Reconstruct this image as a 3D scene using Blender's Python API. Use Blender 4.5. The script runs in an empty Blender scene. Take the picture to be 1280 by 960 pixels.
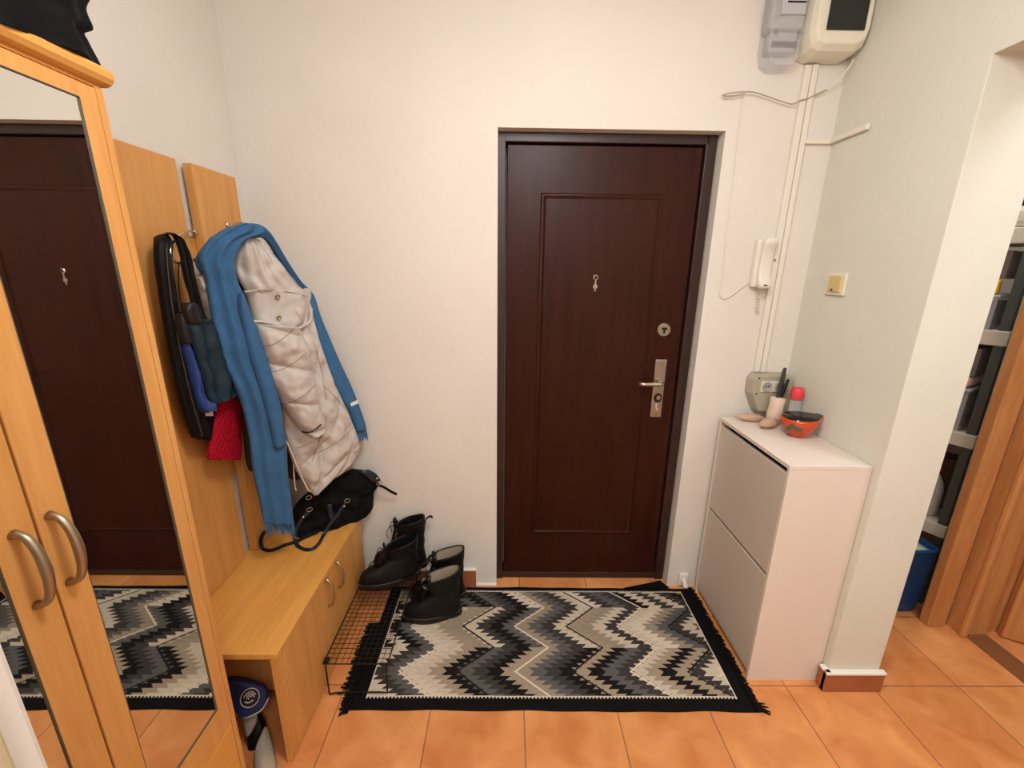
import bpy, bmesh, math, random
from mathutils import Vector, Matrix, noise
random.seed(7)
C = bpy.context.scene.collection
PI = math.pi

# ------------------------------------------------------------------ camera, light, exposure
FPX, PITCH, YAW, ROLL, HC = 525.993, math.radians(15.259), math.radians(.63), math.radians(-.744), 1.56
F_ = Vector((math.sin(YAW)*math.cos(PITCH), math.cos(YAW)*math.cos(PITCH), -math.sin(PITCH)))
U0 = Vector((math.sin(YAW)*math.sin(PITCH), math.cos(YAW)*math.sin(PITCH), math.cos(PITCH)))
R0 = Vector((math.cos(YAW), -math.sin(YAW), 0))
R_ = math.cos(ROLL)*R0 - math.sin(ROLL)*U0
U_ = math.sin(ROLL)*R0 + math.cos(ROLL)*U0
CAM = Vector((0, 0, HC))
cd = bpy.data.cameras.new('camera'); cam = bpy.data.objects.new('camera', cd); C.objects.link(cam)
M4 = Matrix.Identity(4)
for i in range(3):
    M4[i][0] = R_[i]; M4[i][1] = U_[i]; M4[i][2] = -F_[i]; M4[i][3] = CAM[i]
cam.matrix_world = M4
cd.sensor_width = 36; cd.lens = FPX/1280*36; cd.clip_start = .02
bpy.context.scene.camera = cam

vs = bpy.context.scene.view_settings
vs.view_transform = 'Standard'; vs.look = 'None'; vs.gamma = 1; vs.exposure = .07
try: vs.use_curve_mapping = False
except Exception: pass

w = bpy.data.worlds.new('world'); bpy.context.scene.world = w; w.use_nodes = True
w.node_tree.nodes['Background'].inputs[0].default_value = (.8, .85, 1, 1)
w.node_tree.nodes['Background'].inputs[1].default_value = .3

def area(name, loc, size, power, col, rot=(0, 0, 0)):
    l = bpy.data.lights.new(name, 'AREA'); l.shape = 'DISK'; l.size = size; l.energy = power; l.color = col
    o = bpy.data.objects.new(name, l); C.objects.link(o); o.location = loc; o.rotation_euler = rot
    return o
def bulb(name, loc, radius, power, col):
    l = bpy.data.lights.new(name, 'POINT'); l.shadow_soft_size = radius; l.energy = power; l.color = col
    o = bpy.data.objects.new(name, l); C.objects.link(o); o.location = loc
    return o
bulb('hall_ceiling_light', (.15, .55, 2.36), .13, 17, (1, 1, .99))
area('hall_ceiling_light_down', (.15, .55, 2.58), .34, 10, (1, 1, .99))  # downward share of the one hall lamp, added to balance floor against walls
bulb('rear_hall_fill', (.25, -.95, 2.35), .25, 24, (1, .99, .98))  # added fill behind the camera, no lamp seen there
area('rear_hall_fill_down', (.25, -.95, 2.58), .6, 7, (1, .99, .98))  # downward share of the added rear fill, source unseen
area('corridor_fill', (1.78, .3, 2.58), .5, 13, (.95, .97, 1))  # added fill to brighten the corridor and its floor, source unseen
area('side_room_light', (2.9, .9, 2.5), .5, 6, (1, .93, .84))
area('closet_light', (1.75, 1.75, 2.5), .2, 5, (1, .95, .9))

# ------------------------------------------------------------------ picking helpers (a point in space from a sight line and a plane)
def ray(u, v): return F_ + (u-640)/FPX*R_ - (v-480)/FPX*U_
def at(u, v, o, n):
    d = ray(u, v); o = Vector(o); n = Vector(n)
    return CAM + d*((o-CAM).dot(n)/d.dot(n))

# ------------------------------------------------------------------ materials
def lin(c):
    c = c/255
    return c/12.92 if c <= .04045 else ((c+.055)/1.055)**2.4
def rgb(r, g, b): return (lin(r), lin(g), lin(b), 1)
def mat(name, col, rough=.6, metal=0, bump=0, bscale=200, spec=.5, var=0, vscale=6, trans=0, alpha=1, sheen=0, coat=0, stretch=None, ior=1.45):
    m = bpy.data.materials.new(name); m.use_nodes = True
    nt = m.node_tree; N = nt.nodes; L = nt.links; b = N['Principled BSDF']
    b.inputs['Base Color'].default_value = col; b.inputs['Roughness'].default_value = rough
    b.inputs['Metallic'].default_value = metal; b.inputs['Specular IOR Level'].default_value = spec
    b.inputs['Transmission Weight'].default_value = trans; b.inputs['Alpha'].default_value = alpha
    b.inputs['Sheen Weight'].default_value = sheen; b.inputs['Coat Weight'].default_value = coat
    b.inputs['IOR'].default_value = ior
    tc = N.new('ShaderNodeTexCoord'); mp = N.new('ShaderNodeMapping'); L.new(tc.outputs['Object'], mp.inputs[0])
    if stretch: mp.inputs['Scale'].default_value = stretch
    if var:
        n = N.new('ShaderNodeTexNoise'); n.inputs['Scale'].default_value = vscale; n.inputs['Detail'].default_value = 6
        L.new(mp.outputs[0], n.inputs[0])
        r = N.new('ShaderNodeMapRange'); r.inputs[1].default_value = .3; r.inputs[2].default_value = .7
        r.inputs[3].default_value = 1-var; r.inputs[4].default_value = 1+var; L.new(n.outputs[0], r.inputs[0])
        x = N.new('ShaderNodeVectorMath'); x.operation = 'SCALE'; x.inputs[0].default_value = col[:3]
        L.new(r.outputs[0], x.inputs['Scale']); L.new(x.outputs[0], b.inputs['Base Color'])
    if bump:
        n = N.new('ShaderNodeTexNoise'); n.inputs['Scale'].default_value = bscale; n.inputs['Detail'].default_value = 4
        L.new(mp.outputs[0], n.inputs[0])
        q = N.new('ShaderNodeBump'); q.inputs['Strength'].default_value = bump; q.inputs['Distance'].default_value = .004
        L.new(n.outputs[0], q.inputs['Height']); L.new(q.outputs[0], b.inputs['Normal'])
    return m
def wood(name, c1, c2, axis, rough=.42, k=1.0, spec=.4):
    m = mat(name, c1, rough, spec=spec); nt = m.node_tree; N = nt.nodes; L = nt.links; b = N['Principled BSDF']
    tc = N.new('ShaderNodeTexCoord'); mp = N.new('ShaderNodeMapping'); L.new(tc.outputs['Object'], mp.inputs[0])
    s = [9*k]*3; s['XYZ'.index(axis)] = .9*k; mp.inputs['Scale'].default_value = s
    n = N.new('ShaderNodeTexNoise'); n.inputs['Scale'].default_value = 3; n.inputs['Detail'].default_value = 8; n.inputs['Roughness'].default_value = .62
    L.new(mp.outputs[0], n.inputs[0])
    s2 = [60*k]*3; s2['XYZ'.index(axis)] = 3*k
    mp2 = N.new('ShaderNodeMapping'); mp2.inputs['Scale'].default_value = s2; L.new(tc.outputs['Object'], mp2.inputs[0])
    n2 = N.new('ShaderNodeTexNoise'); n2.inputs['Scale'].default_value = 4; n2.inputs['Detail'].default_value = 3; L.new(mp2.outputs[0], n2.inputs[0])
    ad = N.new('ShaderNodeMath'); ad.operation = 'MULTIPLY_ADD'; ad.inputs[1].default_value = .35; L.new(n2.outputs[0], ad.inputs[0]); L.new(n.outputs[0], ad.inputs[2])
    cr = N.new('ShaderNodeValToRGB'); cr.color_ramp.elements[0].position = .45; cr.color_ramp.elements[0].color = c2
    cr.color_ramp.elements[1].position = .85; cr.color_ramp.elements[1].color = c1
    L.new(ad.outputs[0], cr.inputs[0]); L.new(cr.outputs[0], b.inputs['Base Color'])
    q = N.new('ShaderNodeBump'); q.inputs['Strength'].default_value = .05; q.inputs['Distance'].default_value = .002
    L.new(n2.outputs[0], q.inputs['Height']); L.new(q.outputs[0], b.inputs['Normal'])
    return m
WALL = mat('wall_paint', rgb(228, 222, 214), .85, bump=.35, bscale=28, var=.025, vscale=3, spec=.2)
WALLR = mat('right_wall_tone', rgb(221, 219, 206), .85, bump=.35, bscale=28, var=.025, vscale=3, spec=.2)  # slightly darker, greener tone for the right wall
CEIL = mat('ceiling_paint', rgb(238, 234, 226), .9, bump=.1, bscale=30)
CAULK = mat('white_caulk', rgb(236, 230, 220), .7, bump=.4, bscale=60)
BEECH_Z = wood('beech_vertical_grain', rgb(222, 162, 94), rgb(205, 142, 75), 'Z')
BEECH_Y = wood('beech_lengthwise_grain', rgb(229, 168, 88), rgb(212, 147, 68), 'Y')
BEECH_EDGE = wood('beech_edge', rgb(206, 145, 84), rgb(188, 125, 66), 'Y')
OAK_Z = wood('orange_door_wood', rgb(216, 154, 96), rgb(188, 122, 70), 'Z', .4)
MAHOG = wood('mahogany_film', rgb(60, 24, 14), rgb(40, 15, 8), 'Z', .36, .8, .22)
FRAMEM = mat('dark_steel_frame', rgb(52, 32, 27), .4, bump=.1, bscale=90, spec=.5)
STEEL = mat('brushed_steel', rgb(190, 180, 165), .32, 1)
NICKEL = mat('satin_nickel', rgb(176, 160, 138), .38, 1)
CHROME = mat('chrome', rgb(220, 215, 205), .12, 1)
DARK = mat('flap_gap_shade', rgb(12, 11, 10), .9)  # near-black colour standing in for shade inside the shoe cabinet
MIRROR = mat('mirror_glass', rgb(225, 225, 220), .015, 1)
LAMW = mat('white_laminate', rgb(226, 214, 202), .45, var=.01, vscale=4)
LAMF = mat('light_grey_laminate', rgb(208, 196, 182), .45, var=.01, vscale=4)
PLW = mat('white_plastic', rgb(232, 226, 214), .4)
PLC = mat('cream_plastic', rgb(230, 225, 206), .4)
PLCR = mat('cream_switch_plastic', rgb(214, 192, 132), .4)
PLG = mat('grey_plastic', rgb(176, 174, 172), .45)
PLGB = mat('grey_beige_box_plastic', rgb(178, 170, 150), .5)
BLACKPL = mat('black_plastic', rgb(24, 24, 26), .35)
SMOKE = mat('smoked_window', rgb(34, 36, 36), .12, spec=.6)
CLEAR = mat('clear_plastic', rgb(225, 225, 230), .08, alpha=.32)
BLUEF = mat('blue_wool', rgb(62, 104, 146), .95, bump=.6, bscale=420, var=.08, vscale=25, sheen=.08, spec=.1)
PUFF = mat('light_grey_shell', rgb(194, 184, 176), .5, bump=.5, bscale=32, var=.04, vscale=10, sheen=.1, spec=.3)
PUFFD = mat('dark_cuff_edge', rgb(38, 32, 34), .8)
BROWNF = mat('dark_brown_cloth', rgb(48, 34, 28), .9, bump=.3, bscale=90)
NAVYF = mat('dark_teal_umbrella_fabric', rgb(12, 40, 52), .6, bump=.3, bscale=50, var=.2, vscale=20)
COBALT = mat('cobalt_umbrella_fabric', rgb(42, 66, 132), .6, bump=.3, bscale=80, var=.15, vscale=30)
BLACKF = mat('black_nylon', rgb(9, 9, 12), .8, bump=.4, bscale=90, spec=.2)
BLACKL = mat('black_leather', rgb(10, 9, 10), .5, bump=.3, bscale=160, spec=.25)
NAVYL = mat('navy_patent_leather', rgb(24, 32, 50), .22)
BOOTL = mat('boot_leather', rgb(15, 13, 14), .5, bump=.5, bscale=70, spec=.35)
RUBBER = mat('boot_rubber', rgb(20, 16, 16), .7, bump=.2, bscale=60)
WELT = mat('brown_welt', rgb(74, 58, 50), .7)
FLEECE = mat('beige_fleece_lining', rgb(176, 160, 138), .95, bump=1, bscale=260, sheen=.3)
WIRE = mat('black_wire', rgb(26, 22, 20), .4, .3)
ORNG = mat('orange_glaze', rgb(206, 74, 30), .2, var=.06, vscale=20, coat=.4)
BOWLIN = mat('black_glaze', rgb(12, 14, 12), .15)
LEAFM = mat('bronze_green_leaf', rgb(92, 84, 62), .5)
BEIGEC = mat('pinkish_beige_cloth', rgb(200, 164, 142), .9, bump=.7, bscale=60, var=.1, vscale=40)
PAPER = mat('cream_paper', rgb(226, 202, 184), .8)
SLATE = mat('slate_grey_handle', rgb(62, 62, 66), .5)
REDP = mat('coral_red_cap', rgb(232, 70, 76), .35)
NAVYRUB = mat('navy_rubber', rgb(38, 46, 96), .55)
GREYSOLE = mat('grey_sole', rgb(150, 138, 128), .7)
WHITEM = mat('white_print', rgb(228, 226, 222), .6)
TERRA = mat('terracotta_skirting', rgb(164, 98, 62), .5, var=.08, vscale=12)
BLUEB = mat('blue_bin_plastic', rgb(22, 66, 122), .4)
GREYPOST = mat('dark_grey_plastic', rgb(84, 88, 84), .5)
SHELFW = mat('white_shelf_plastic', rgb(216, 210, 198), .5)
YEL = mat('yellow_plastic', rgb(244, 196, 36), .5)
ORP = mat('orange_plastic', rgb(236, 128, 40), .4)
TRANSW = mat('milky_bottle', rgb(206, 206, 202), .3)
CARD = mat('brown_box', rgb(92, 66, 54), .8)
GREYBX = mat('taupe_box', rgb(128, 116, 110), .7)
PINKC = mat('pink_cloth', rgb(226, 190, 176), .9, bump=.4, bscale=40)
DKCL = mat('dark_folded_cloth', rgb(54, 58, 64), .8, bump=.4, bscale=40, var=.4, vscale=15)

def crimson():
    m = mat('crimson_quilted_fabric', rgb(168, 10, 38), .7, spec=.2); nt = m.node_tree; N = nt.nodes; L = nt.links
    tc = N.new('ShaderNodeTexCoord'); sp = N.new('ShaderNodeSeparateXYZ'); L.new(tc.outputs['Object'], sp.inputs[0])
    def mth(op, a, b=None):
        x = N.new('ShaderNodeMath'); x.operation = op
        for i, q in enumerate((a, b)):
            if q is None: continue
            if isinstance(q, (int, float)): x.inputs[i].default_value = q
            else: L.new(q, x.inputs[i])
        return x.outputs[0]
    k = 150
    a = mth('ABSOLUTE', mth('SINE', mth('MULTIPLY', mth('ADD', sp.outputs[1], sp.outputs[2]), k)))
    b = mth('ABSOLUTE', mth('SINE', mth('MULTIPLY', mth('SUBTRACT', sp.outputs[1], sp.outputs[2]), k)))
    h = mth('MINIMUM', a, b)
    q = N.new('ShaderNodeBump'); q.inputs['Strength'].default_value = .6; q.inputs['Distance'].default_value = .005
    L.new(h, q.inputs['Height']); L.new(q.outputs[0], N['Principled BSDF'].inputs['Normal'])
    return m
CRIM = crimson()

class NB:                                     # small node-math helper
    def __init__(s, m): s.N = m.node_tree.nodes; s.L = m.node_tree.links
    def m(s, op, a, b=None, c=None):
        x = s.N.new('ShaderNodeMath'); x.operation = op
        for i, q in enumerate((a, b, c)):
            if q is None: continue
            if isinstance(q, (int, float)): x.inputs[i].default_value = q
            else: s.L.new(q, x.inputs[i])
        return x.outputs[0]
    def mix(s, f, a, b):
        x = s.N.new('ShaderNodeMix'); x.data_type = 'RGBA'
        s.L.new(f, x.inputs[0])
        for i, q in ((6, a), (7, b)):
            if isinstance(q, tuple): x.inputs[i].default_value = q
            else: s.L.new(q, x.inputs[i])
        return x.outputs[2]
def tiles():
    m = mat('terracotta_tiles', rgb(204, 126, 76), .42, spec=.4); nb = NB(m); N = nb.N; L = nb.L; b = N['Principled BSDF']
    tc = N.new('ShaderNodeTexCoord'); sp = N.new('ShaderNodeSeparateXYZ'); L.new(tc.outputs['Object'], sp.inputs[0])
    T = .342
    x = nb.m('DIVIDE', nb.m('SUBTRACT', sp.outputs[0], .072), T); y = nb.m('DIVIDE', nb.m('SUBTRACT', sp.outputs[1], 1.27), T)
    def dist(q): return nb.m('ABSOLUTE', nb.m('SUBTRACT', nb.m('FRACT', nb.m('ADD', q, .5)), .5))
    g = nb.m('LESS_THAN', nb.m('MINIMUM', dist(x), dist(y)), .0075)
    cv = N.new('ShaderNodeCombineXYZ'); L.new(nb.m('FLOOR', x), cv.inputs[0]); L.new(nb.m('FLOOR', y), cv.inputs[1])
    wn = N.new('ShaderNodeTexWhiteNoise'); L.new(cv.outputs[0], wn.inputs[0])
    n = N.new('ShaderNodeTexNoise'); n.inputs['Scale'].default_value = 7; n.inputs['Detail'].default_value = 7; n.inputs['Distortion'].default_value = .6; L.new(tc.outputs['Object'], n.inputs[0])
    f = nb.m('ADD', nb.m('MULTIPLY', n.outputs[0], .9), nb.m('MULTIPLY', wn.outputs[0], .22))
    cr = N.new('ShaderNodeValToRGB'); e = cr.color_ramp.elements; e[0].position = .3; e[0].color = rgb(198, 120, 64); e[1].position = .8; e[1].color = rgb(236, 166, 104)
    L.new(f, cr.inputs[0])
    gc = nb.mix(n.outputs[0], rgb(120, 66, 40), rgb(190, 130, 90))
    L.new(nb.mix(g, cr.outputs[0], gc), b.inputs['Base Color'])
    n3 = N.new('ShaderNodeTexNoise'); n3.inputs['Scale'].default_value = 40; L.new(tc.outputs['Object'], n3.inputs[0])
    q = N.new('ShaderNodeBump'); q.inputs['Strength'].default_value = .35; q.inputs['Distance'].default_value = .003
    L.new(nb.m('SUBTRACT', nb.m('MULTIPLY', n3.outputs[0], .4), g), q.inputs['Height']); L.new(q.outputs[0], b.inputs['Normal'])
    return m
TILE = tiles()
RX0, RX1, RY0, RY1 = -.518, .880, 1.212, 1.762
def kilim():
    m = mat('kilim_weave', rgb(150, 140, 125), .95, spec=.1); nb = NB(m); N = nb.N; L = nb.L; b = N['Principled BSDF']
    tc = N.new('ShaderNodeTexCoord'); sp = N.new('ShaderNodeSeparateXYZ'); L.new(tc.outputs['Object'], sp.inputs[0])
    X = nb.m('SUBTRACT', sp.outputs[0], RX0-.18); Y = nb.m('SUBTRACT', sp.outputs[1], RY0-1.48)
    h = (RY1-RY0)/30; hp = 6                                       # 30 rows, zigzag turns every 6 rows
    yr = nb.m('DIVIDE', Y, h); r = nb.m('FLOOR', yr); f = nb.m('FRACT', yr)
    tri = nb.m('PINGPONG', r, float(hp)); trif = nb.m('PINGPONG', nb.m('ADD', r, .5), float(hp))
    tw = .0235
    sgn = nb.m('SIGN', nb.m('SUBTRACT', nb.m('MODULO', nb.m('ADD', r, .5), 2.0*hp), float(hp)))   # +1 on the falling leg
    tooth = nb.m('MULTIPLY', nb.m('MULTIPLY', nb.m('SUBTRACT', f, .5), tw*.85), sgn)
    base = nb.m('MULTIPLY', trif, tw)
    xx = nb.m('ADD', nb.m('ADD', X, base), tooth)
    W = .058
    band = nb.m('FLOOR', nb.m('DIVIDE', xx, W)); seg = nb.m('FLOOR', nb.m('DIVIDE', r, float(hp)))
    # colour order of the bands, shifted from one zigzag leg to the next
    bx = nb.m('FLOOR', nb.m('DIVIDE', X, .28))
    cv = N.new('ShaderNodeCombineXYZ'); L.new(band, cv.inputs[0]); L.new(nb.m('FLOOR', nb.m('MULTIPLY', seg, .5)), cv.inputs[1])
    wn = N.new('ShaderNodeTexWhiteNoise'); L.new(cv.outputs[0], wn.inputs[0])
    v = nb.m('MODULO', nb.m('ADD', nb.m('ADD', nb.m('MULTIPLY', band, 2.0), nb.m('MULTIPLY', wn.outputs[0], 1.6)), 50), 5.0)
    cr = N.new('ShaderNodeValToRGB'); cr.color_ramp.interpolation = 'CONSTANT'; e = cr.color_ramp.elements
    cols = [rgb(30, 27, 26), rgb(196, 182, 162), rgb(92, 89, 88), rgb(158, 142, 122), rgb(208, 194, 174), rgb(62, 58, 56), rgb(150, 136, 118)]
    e[0].position = 0; e[0].color = cols[0]; e[1].position = 1/7; e[1].color = cols[1]
    for i in range(2, 7):
        q = e.new(i/7); q.color = cols[i]
    L.new(nb.m('DIVIDE', v, 5.0), cr.inputs[0])
    # thin straight line beside every third band
    xs = nb.m('ADD', X, nb.m('MULTIPLY', nb.m('PINGPONG', yr, float(hp)), tw))
    lf = nb.m('FRACT', nb.m('DIVIDE', xs, W*4)); ln = nb.m('LESS_THAN', lf, .05)
    odd = nb.m('GREATER_THAN', nb.m('FRACT', nb.m('MULTIPLY', nb.m('FLOOR', nb.m('DIVIDE', xs, W*4)), .5)), .25)
    lc = nb.mix(odd, rgb(40, 36, 34), rgb(214, 200, 180))
    col = nb.mix(ln, cr.outputs[0], lc)
    # comb edging near and far, pale line left and right
    dy = nb.m('MINIMUM', Y, nb.m('SUBTRACT', RY1-RY0, Y)); dx = nb.m('MINIMUM', X, nb.m('SUBTRACT', RX1-RX0, X))
    comb = nb.m('GREATER_THAN', nb.m('FRACT', nb.m('DIVIDE', X, .0135)), .45)
    e1 = nb.m('LESS_THAN', dy, .010); col = nb.mix(e1, col, rgb(212, 200, 182))
    e2 = nb.m('MULTIPLY', nb.m('LESS_THAN', dy, .006), comb); col = nb.mix(e2, col, rgb(22, 20, 20))
    e3 = nb.m('LESS_THAN', dx, .0045); col = nb.mix(e3, col, rgb(214, 202, 184))
    out = nb.m('LESS_THAN', nb.m('MINIMUM', dx, dy), 0.0); col = nb.mix(out, col, rgb(20, 18, 19))
    n = N.new('ShaderNodeTexNoise'); n.inputs['Scale'].default_value = 220; n.inputs['Detail'].default_value = 2; L.new(tc.outputs['Object'], n.inputs[0])
    mm = N.new('ShaderNodeVectorMath'); mm.operation = 'SCALE'; L.new(col, mm.inputs[0]); L.new(nb.m('ADD', nb.m('MULTIPLY', n.outputs[0], .5), .78), mm.inputs['Scale'])
    L.new(mm.outputs[0], b.inputs['Base Color'])
    q = N.new('ShaderNodeBump'); q.inputs['Strength'].default_value = .5; q.inputs['Distance'].default_value = .002
    L.new(n.outputs[0], q.inputs['Height']); L.new(q.outputs[0], b.inputs['Normal'])
    return m
KILIM = kilim()
BLACKW = mat('black_wool_border', rgb(20, 18, 19), .95, bump=.5, bscale=250, spec=.1)

# ------------------------------------------------------------------ mesh helpers
class MB:
    def __init__(s): s.bm = bmesh.new()
    def box(s, x0, x1, y0, y1, z0, z1, bev=0, M=None):
        t = bmesh.new(); bmesh.ops.create_cube(t, size=1)
        bmesh.ops.transform(t, matrix=Matrix.Translation(((x0+x1)/2, (y0+y1)/2, (z0+z1)/2)) @ Matrix.Diagonal((abs(x1-x0), abs(y1-y0), abs(z1-z0), 1)), verts=t.verts)
        if bev: bmesh.ops.bevel(t, geom=t.edges[:], offset=bev, segments=2, affect='EDGES', profile=.5)
        if M is not None: bmesh.ops.transform(t, matrix=M, verts=t.verts)
        s.add(t); return s
    def add(s, t):
        me = bpy.data.meshes.new('t'); t.to_mesh(me); s.bm.from_mesh(me); bpy.data.meshes.remove(me); t.free()
    def tube(s, pts, r, n=8, closed=False, flat=1.0, up=None):
        pts = [Vector(p) for p in pts]; K = len(pts); rings = []
        prev = None
        for i, p in enumerate(pts):
            a = pts[(i-1) % K] if (closed or i > 0) else p
            b = pts[(i+1) % K] if (closed or i < K-1) else p
            d = (b-a).normalized()
            if up is not None: nrm = (Vector(up) - d*Vector(up).dot(d)).normalized()
            elif prev is None:
                q = Vector((0, 0, 1)) if abs(d.z) < .9 else Vector((1, 0, 0)); nrm = (q-d*q.dot(d)).normalized()
            else: nrm = (prev-d*prev.dot(d)).normalized()
            prev = nrm; bn = d.cross(nrm)
            rr = r[i] if isinstance(r, (list, tuple)) else r
            rings.append([s.bm.verts.new(p+(nrm*math.cos(2*PI*k/n)*flat+bn*math.sin(2*PI*k/n))*rr) for k in range(n)])
        for i in range(K if closed else K-1):
            A, B = rings[i], rings[(i+1) % K]
            for k in range(n): s.bm.faces.new((A[k], A[(k+1) % n], B[(k+1) % n], B[k]))
        if not closed: s.bm.faces.new(rings[0][::-1]); s.bm.faces.new(rings[-1])
        return s
    def lathe(s, prof, c=(0, 0, 0), n=24, axis='Z', sx=1, sy=1, M=None):
        rings = []
        for (r, z) in prof:
            ring = []
            for k in range(n):
                a = 2*PI*k/n; v = Vector((r*math.cos(a)*sx, r*math.sin(a)*sy, z))
                if axis == 'X': v = Vector((v.z, v.x, v.y))
                if axis == 'Y': v = Vector((v.x, v.z, v.y))
                v = (M @ v if M is not None else v)+Vector(c)
                ring.append(s.bm.verts.new(v))
            rings.append(ring)
        for A, B in zip(rings, rings[1:]):
            for k in range(n): s.bm.faces.new((A[k], A[(k+1) % n], B[(k+1) % n], B[k]))
        s.bm.faces.new(rings[0][::-1]); s.bm.faces.new(rings[-1])
        return s
    def loft(s, rings, cap0=True, cap1=True):
        R = [[s.bm.verts.new(p) for p in ring] for ring in rings]; n = len(R[0])
        for A, B in zip(R, R[1:]):
            for k in range(n): s.bm.faces.new((A[k], A[(k+1) % n], B[(k+1) % n], B[k]))
        if cap0: s.bm.faces.new(R[0][::-1])
        if cap1: s.bm.faces.new(R[-1])
        return s
    def prism(s, poly, f0, f1):               # poly: 2D points; f0/f1 map a 2D point to the two end positions
        return s.loft([[f0(p) for p in poly], [f1(p) for p in poly]])
def wloc(o):
    v = Vector((0, 0, 0))
    while o is not None: v = v+o.location; o = o.parent
    return v
def part(name, mb, m, parent=None, smooth=False, label=None, sub=0, bev=0):
    bm = mb.bm; bmesh.ops.recalc_face_normals(bm, faces=bm.faces[:])
    if parent is not None: bmesh.ops.translate(bm, vec=-wloc(parent), verts=bm.verts)
    me = bpy.data.meshes.new(name); bm.to_mesh(me); bm.free(); me.materials.append(m)
    if smooth:
        for p in me.polygons: p.use_smooth = True
    o = bpy.data.objects.new(name, me); C.objects.link(o); o.parent = parent
    if bev:
        d = o.modifiers.new('bev', 'BEVEL'); d.width = bev; d.segments = 2; d.limit_method = 'ANGLE'
    if sub:
        d = o.modifiers.new('sub', 'SUBSURF'); d.levels = sub; d.render_levels = sub
    if smooth == 'auto':
        for e in me.edges: pass
    if label: o['label'] = label
    return o
def tag(o, label, cat, group=None):
    o['label'] = label; o['category'] = cat
    if group: o['group'] = group
    return o
def thing(name, label, cat, loc, group=None):
    o = bpy.data.objects.new(name, None); C.objects.link(o); o.location = loc; o.empty_display_size = .05
    return tag(o, label, cat, group)
def struct(name, mb, m, parent=None, **k):
    o = part(name, mb, m, parent, **k)
    if parent is None: o['kind'] = 'structure'
    return o
def B(*a, **k): return MB().box(*a, **k)
def crom(rows, m):
    out = []; K = len(rows)
    for i in range(K-1):
        p0 = rows[max(i-1, 0)]; p1 = rows[i]; p2 = rows[i+1]; p3 = rows[min(i+2, K-1)]
        for j in range(m):
            t = j/m
            out.append([.5*((2*b)+(-a+c)*t+(2*a-5*b+4*c-d)*t*t+(-a+3*b-3*c+d)*t**3) for a, b, c, d in zip(p0, p1, p2, p3)])
    out.append(list(rows[-1])); return out
def sheet(rows, o, n, thick=.02, bulge=.02, folds=0, amp=0, off=0, N=22, m=6, wr=0, ws=12, fn=None, power=.5, drift=0, seed=0):
    """thick cloth or padded body: rows are sight-line pairs (left, right) on the plane (o, n) moved by off towards the viewer"""
    o = Vector(o); n = Vector(n).normalized(); rr = crom([list(r)+([0] if len(r) == 4 else []) for r in rows], m); rings = []
    for i, (a, b, c, d, e) in enumerate(rr):
        P = at(a, b, o+n*(off+e), n); Q = at(c, d, o+n*(off+e), n); tv = i/(len(rr)-1)
        front = []; back = []
        for k in range(N+1):
            t = k/N; s_ = max(0, 1-(2*t-1)**2)**power
            p = P.lerp(Q, t)
            q = bulge*s_
            if folds: q += amp*min(1, s_*1.5)*math.sin(2*PI*folds*t+drift*tv*6+seed)
            if fn: q += fn(t, tv)*min(1, s_*1.4)
            if wr: q += (wr*noise.noise(Vector((p.x*ws+seed, p.y*ws, p.z*ws)))+wr*.4*noise.noise(Vector((p.x*ws*2.7, p.y*ws*2.7+seed, p.z*ws*2.3))))*min(1, s_*1.6)
            front.append(p+n*q); back.append(p-n*thick*s_)
        rings.append(front+back[-2:0:-1])
    return MB().loft(rings)

# ================================================================== STRUCTURE
LX, BY, RWX, CZ = -1.055, 1.808, 1.245, 2.62
struct('floor', B(-1.3, 3.9, -1.9, 2.6, -.06, 0), TILE)
struct('ceiling', B(-1.3, 3.9, -1.9, 2.6, CZ, CZ+.06), CEIL)
struct('wall_left', B(LX-.1, LX, .41, BY, 0, CZ), WALL)
struct('wall_front_left', B(LX-.1, -.6, -1.8, .41, 0, CZ, bev=.008), WALL)
struct('trim_1', B(-.602, -.585, .20, .372, 0, 2.05, bev=.004), mat('beige_casing', rgb(198, 182, 150), .5))
# back wall with door recess
DL, DR, DT = -.047, .828, 2.082
bw = MB().box(LX-.1, DL, BY, BY+.14, 0, CZ).box(DR, 1.45, BY, BY+.14, 0, CZ).box(DL, DR, BY, BY+.14, DT, CZ)
struct('wall_back', bw, WALL)
struct('wall_back_outer', B(-1.3, 1.45, BY+.14, BY+.18, 0, CZ), WALL)
# right wall: solid from the back corner to the opening, lintel above the opening
JY, JT, JX2 = 1.263, 2.112, 1.442
rp = [(-1.8, 0), (-.2, 0), (-.2, JT), (JY, JT), (JY, 0), (BY, 0), (BY, CZ), (-1.8, CZ)]
struct('wall_right', MB().prism(rp, lambda p: Vector((RWX, p[0], p[1])), lambda p: Vector((JX2, p[0], p[1]))), WALLR, bev=.002)
struct('wall_rear', B(-1.2, 3.9, -1.9, -1.8, 0, CZ), WALL)
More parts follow.
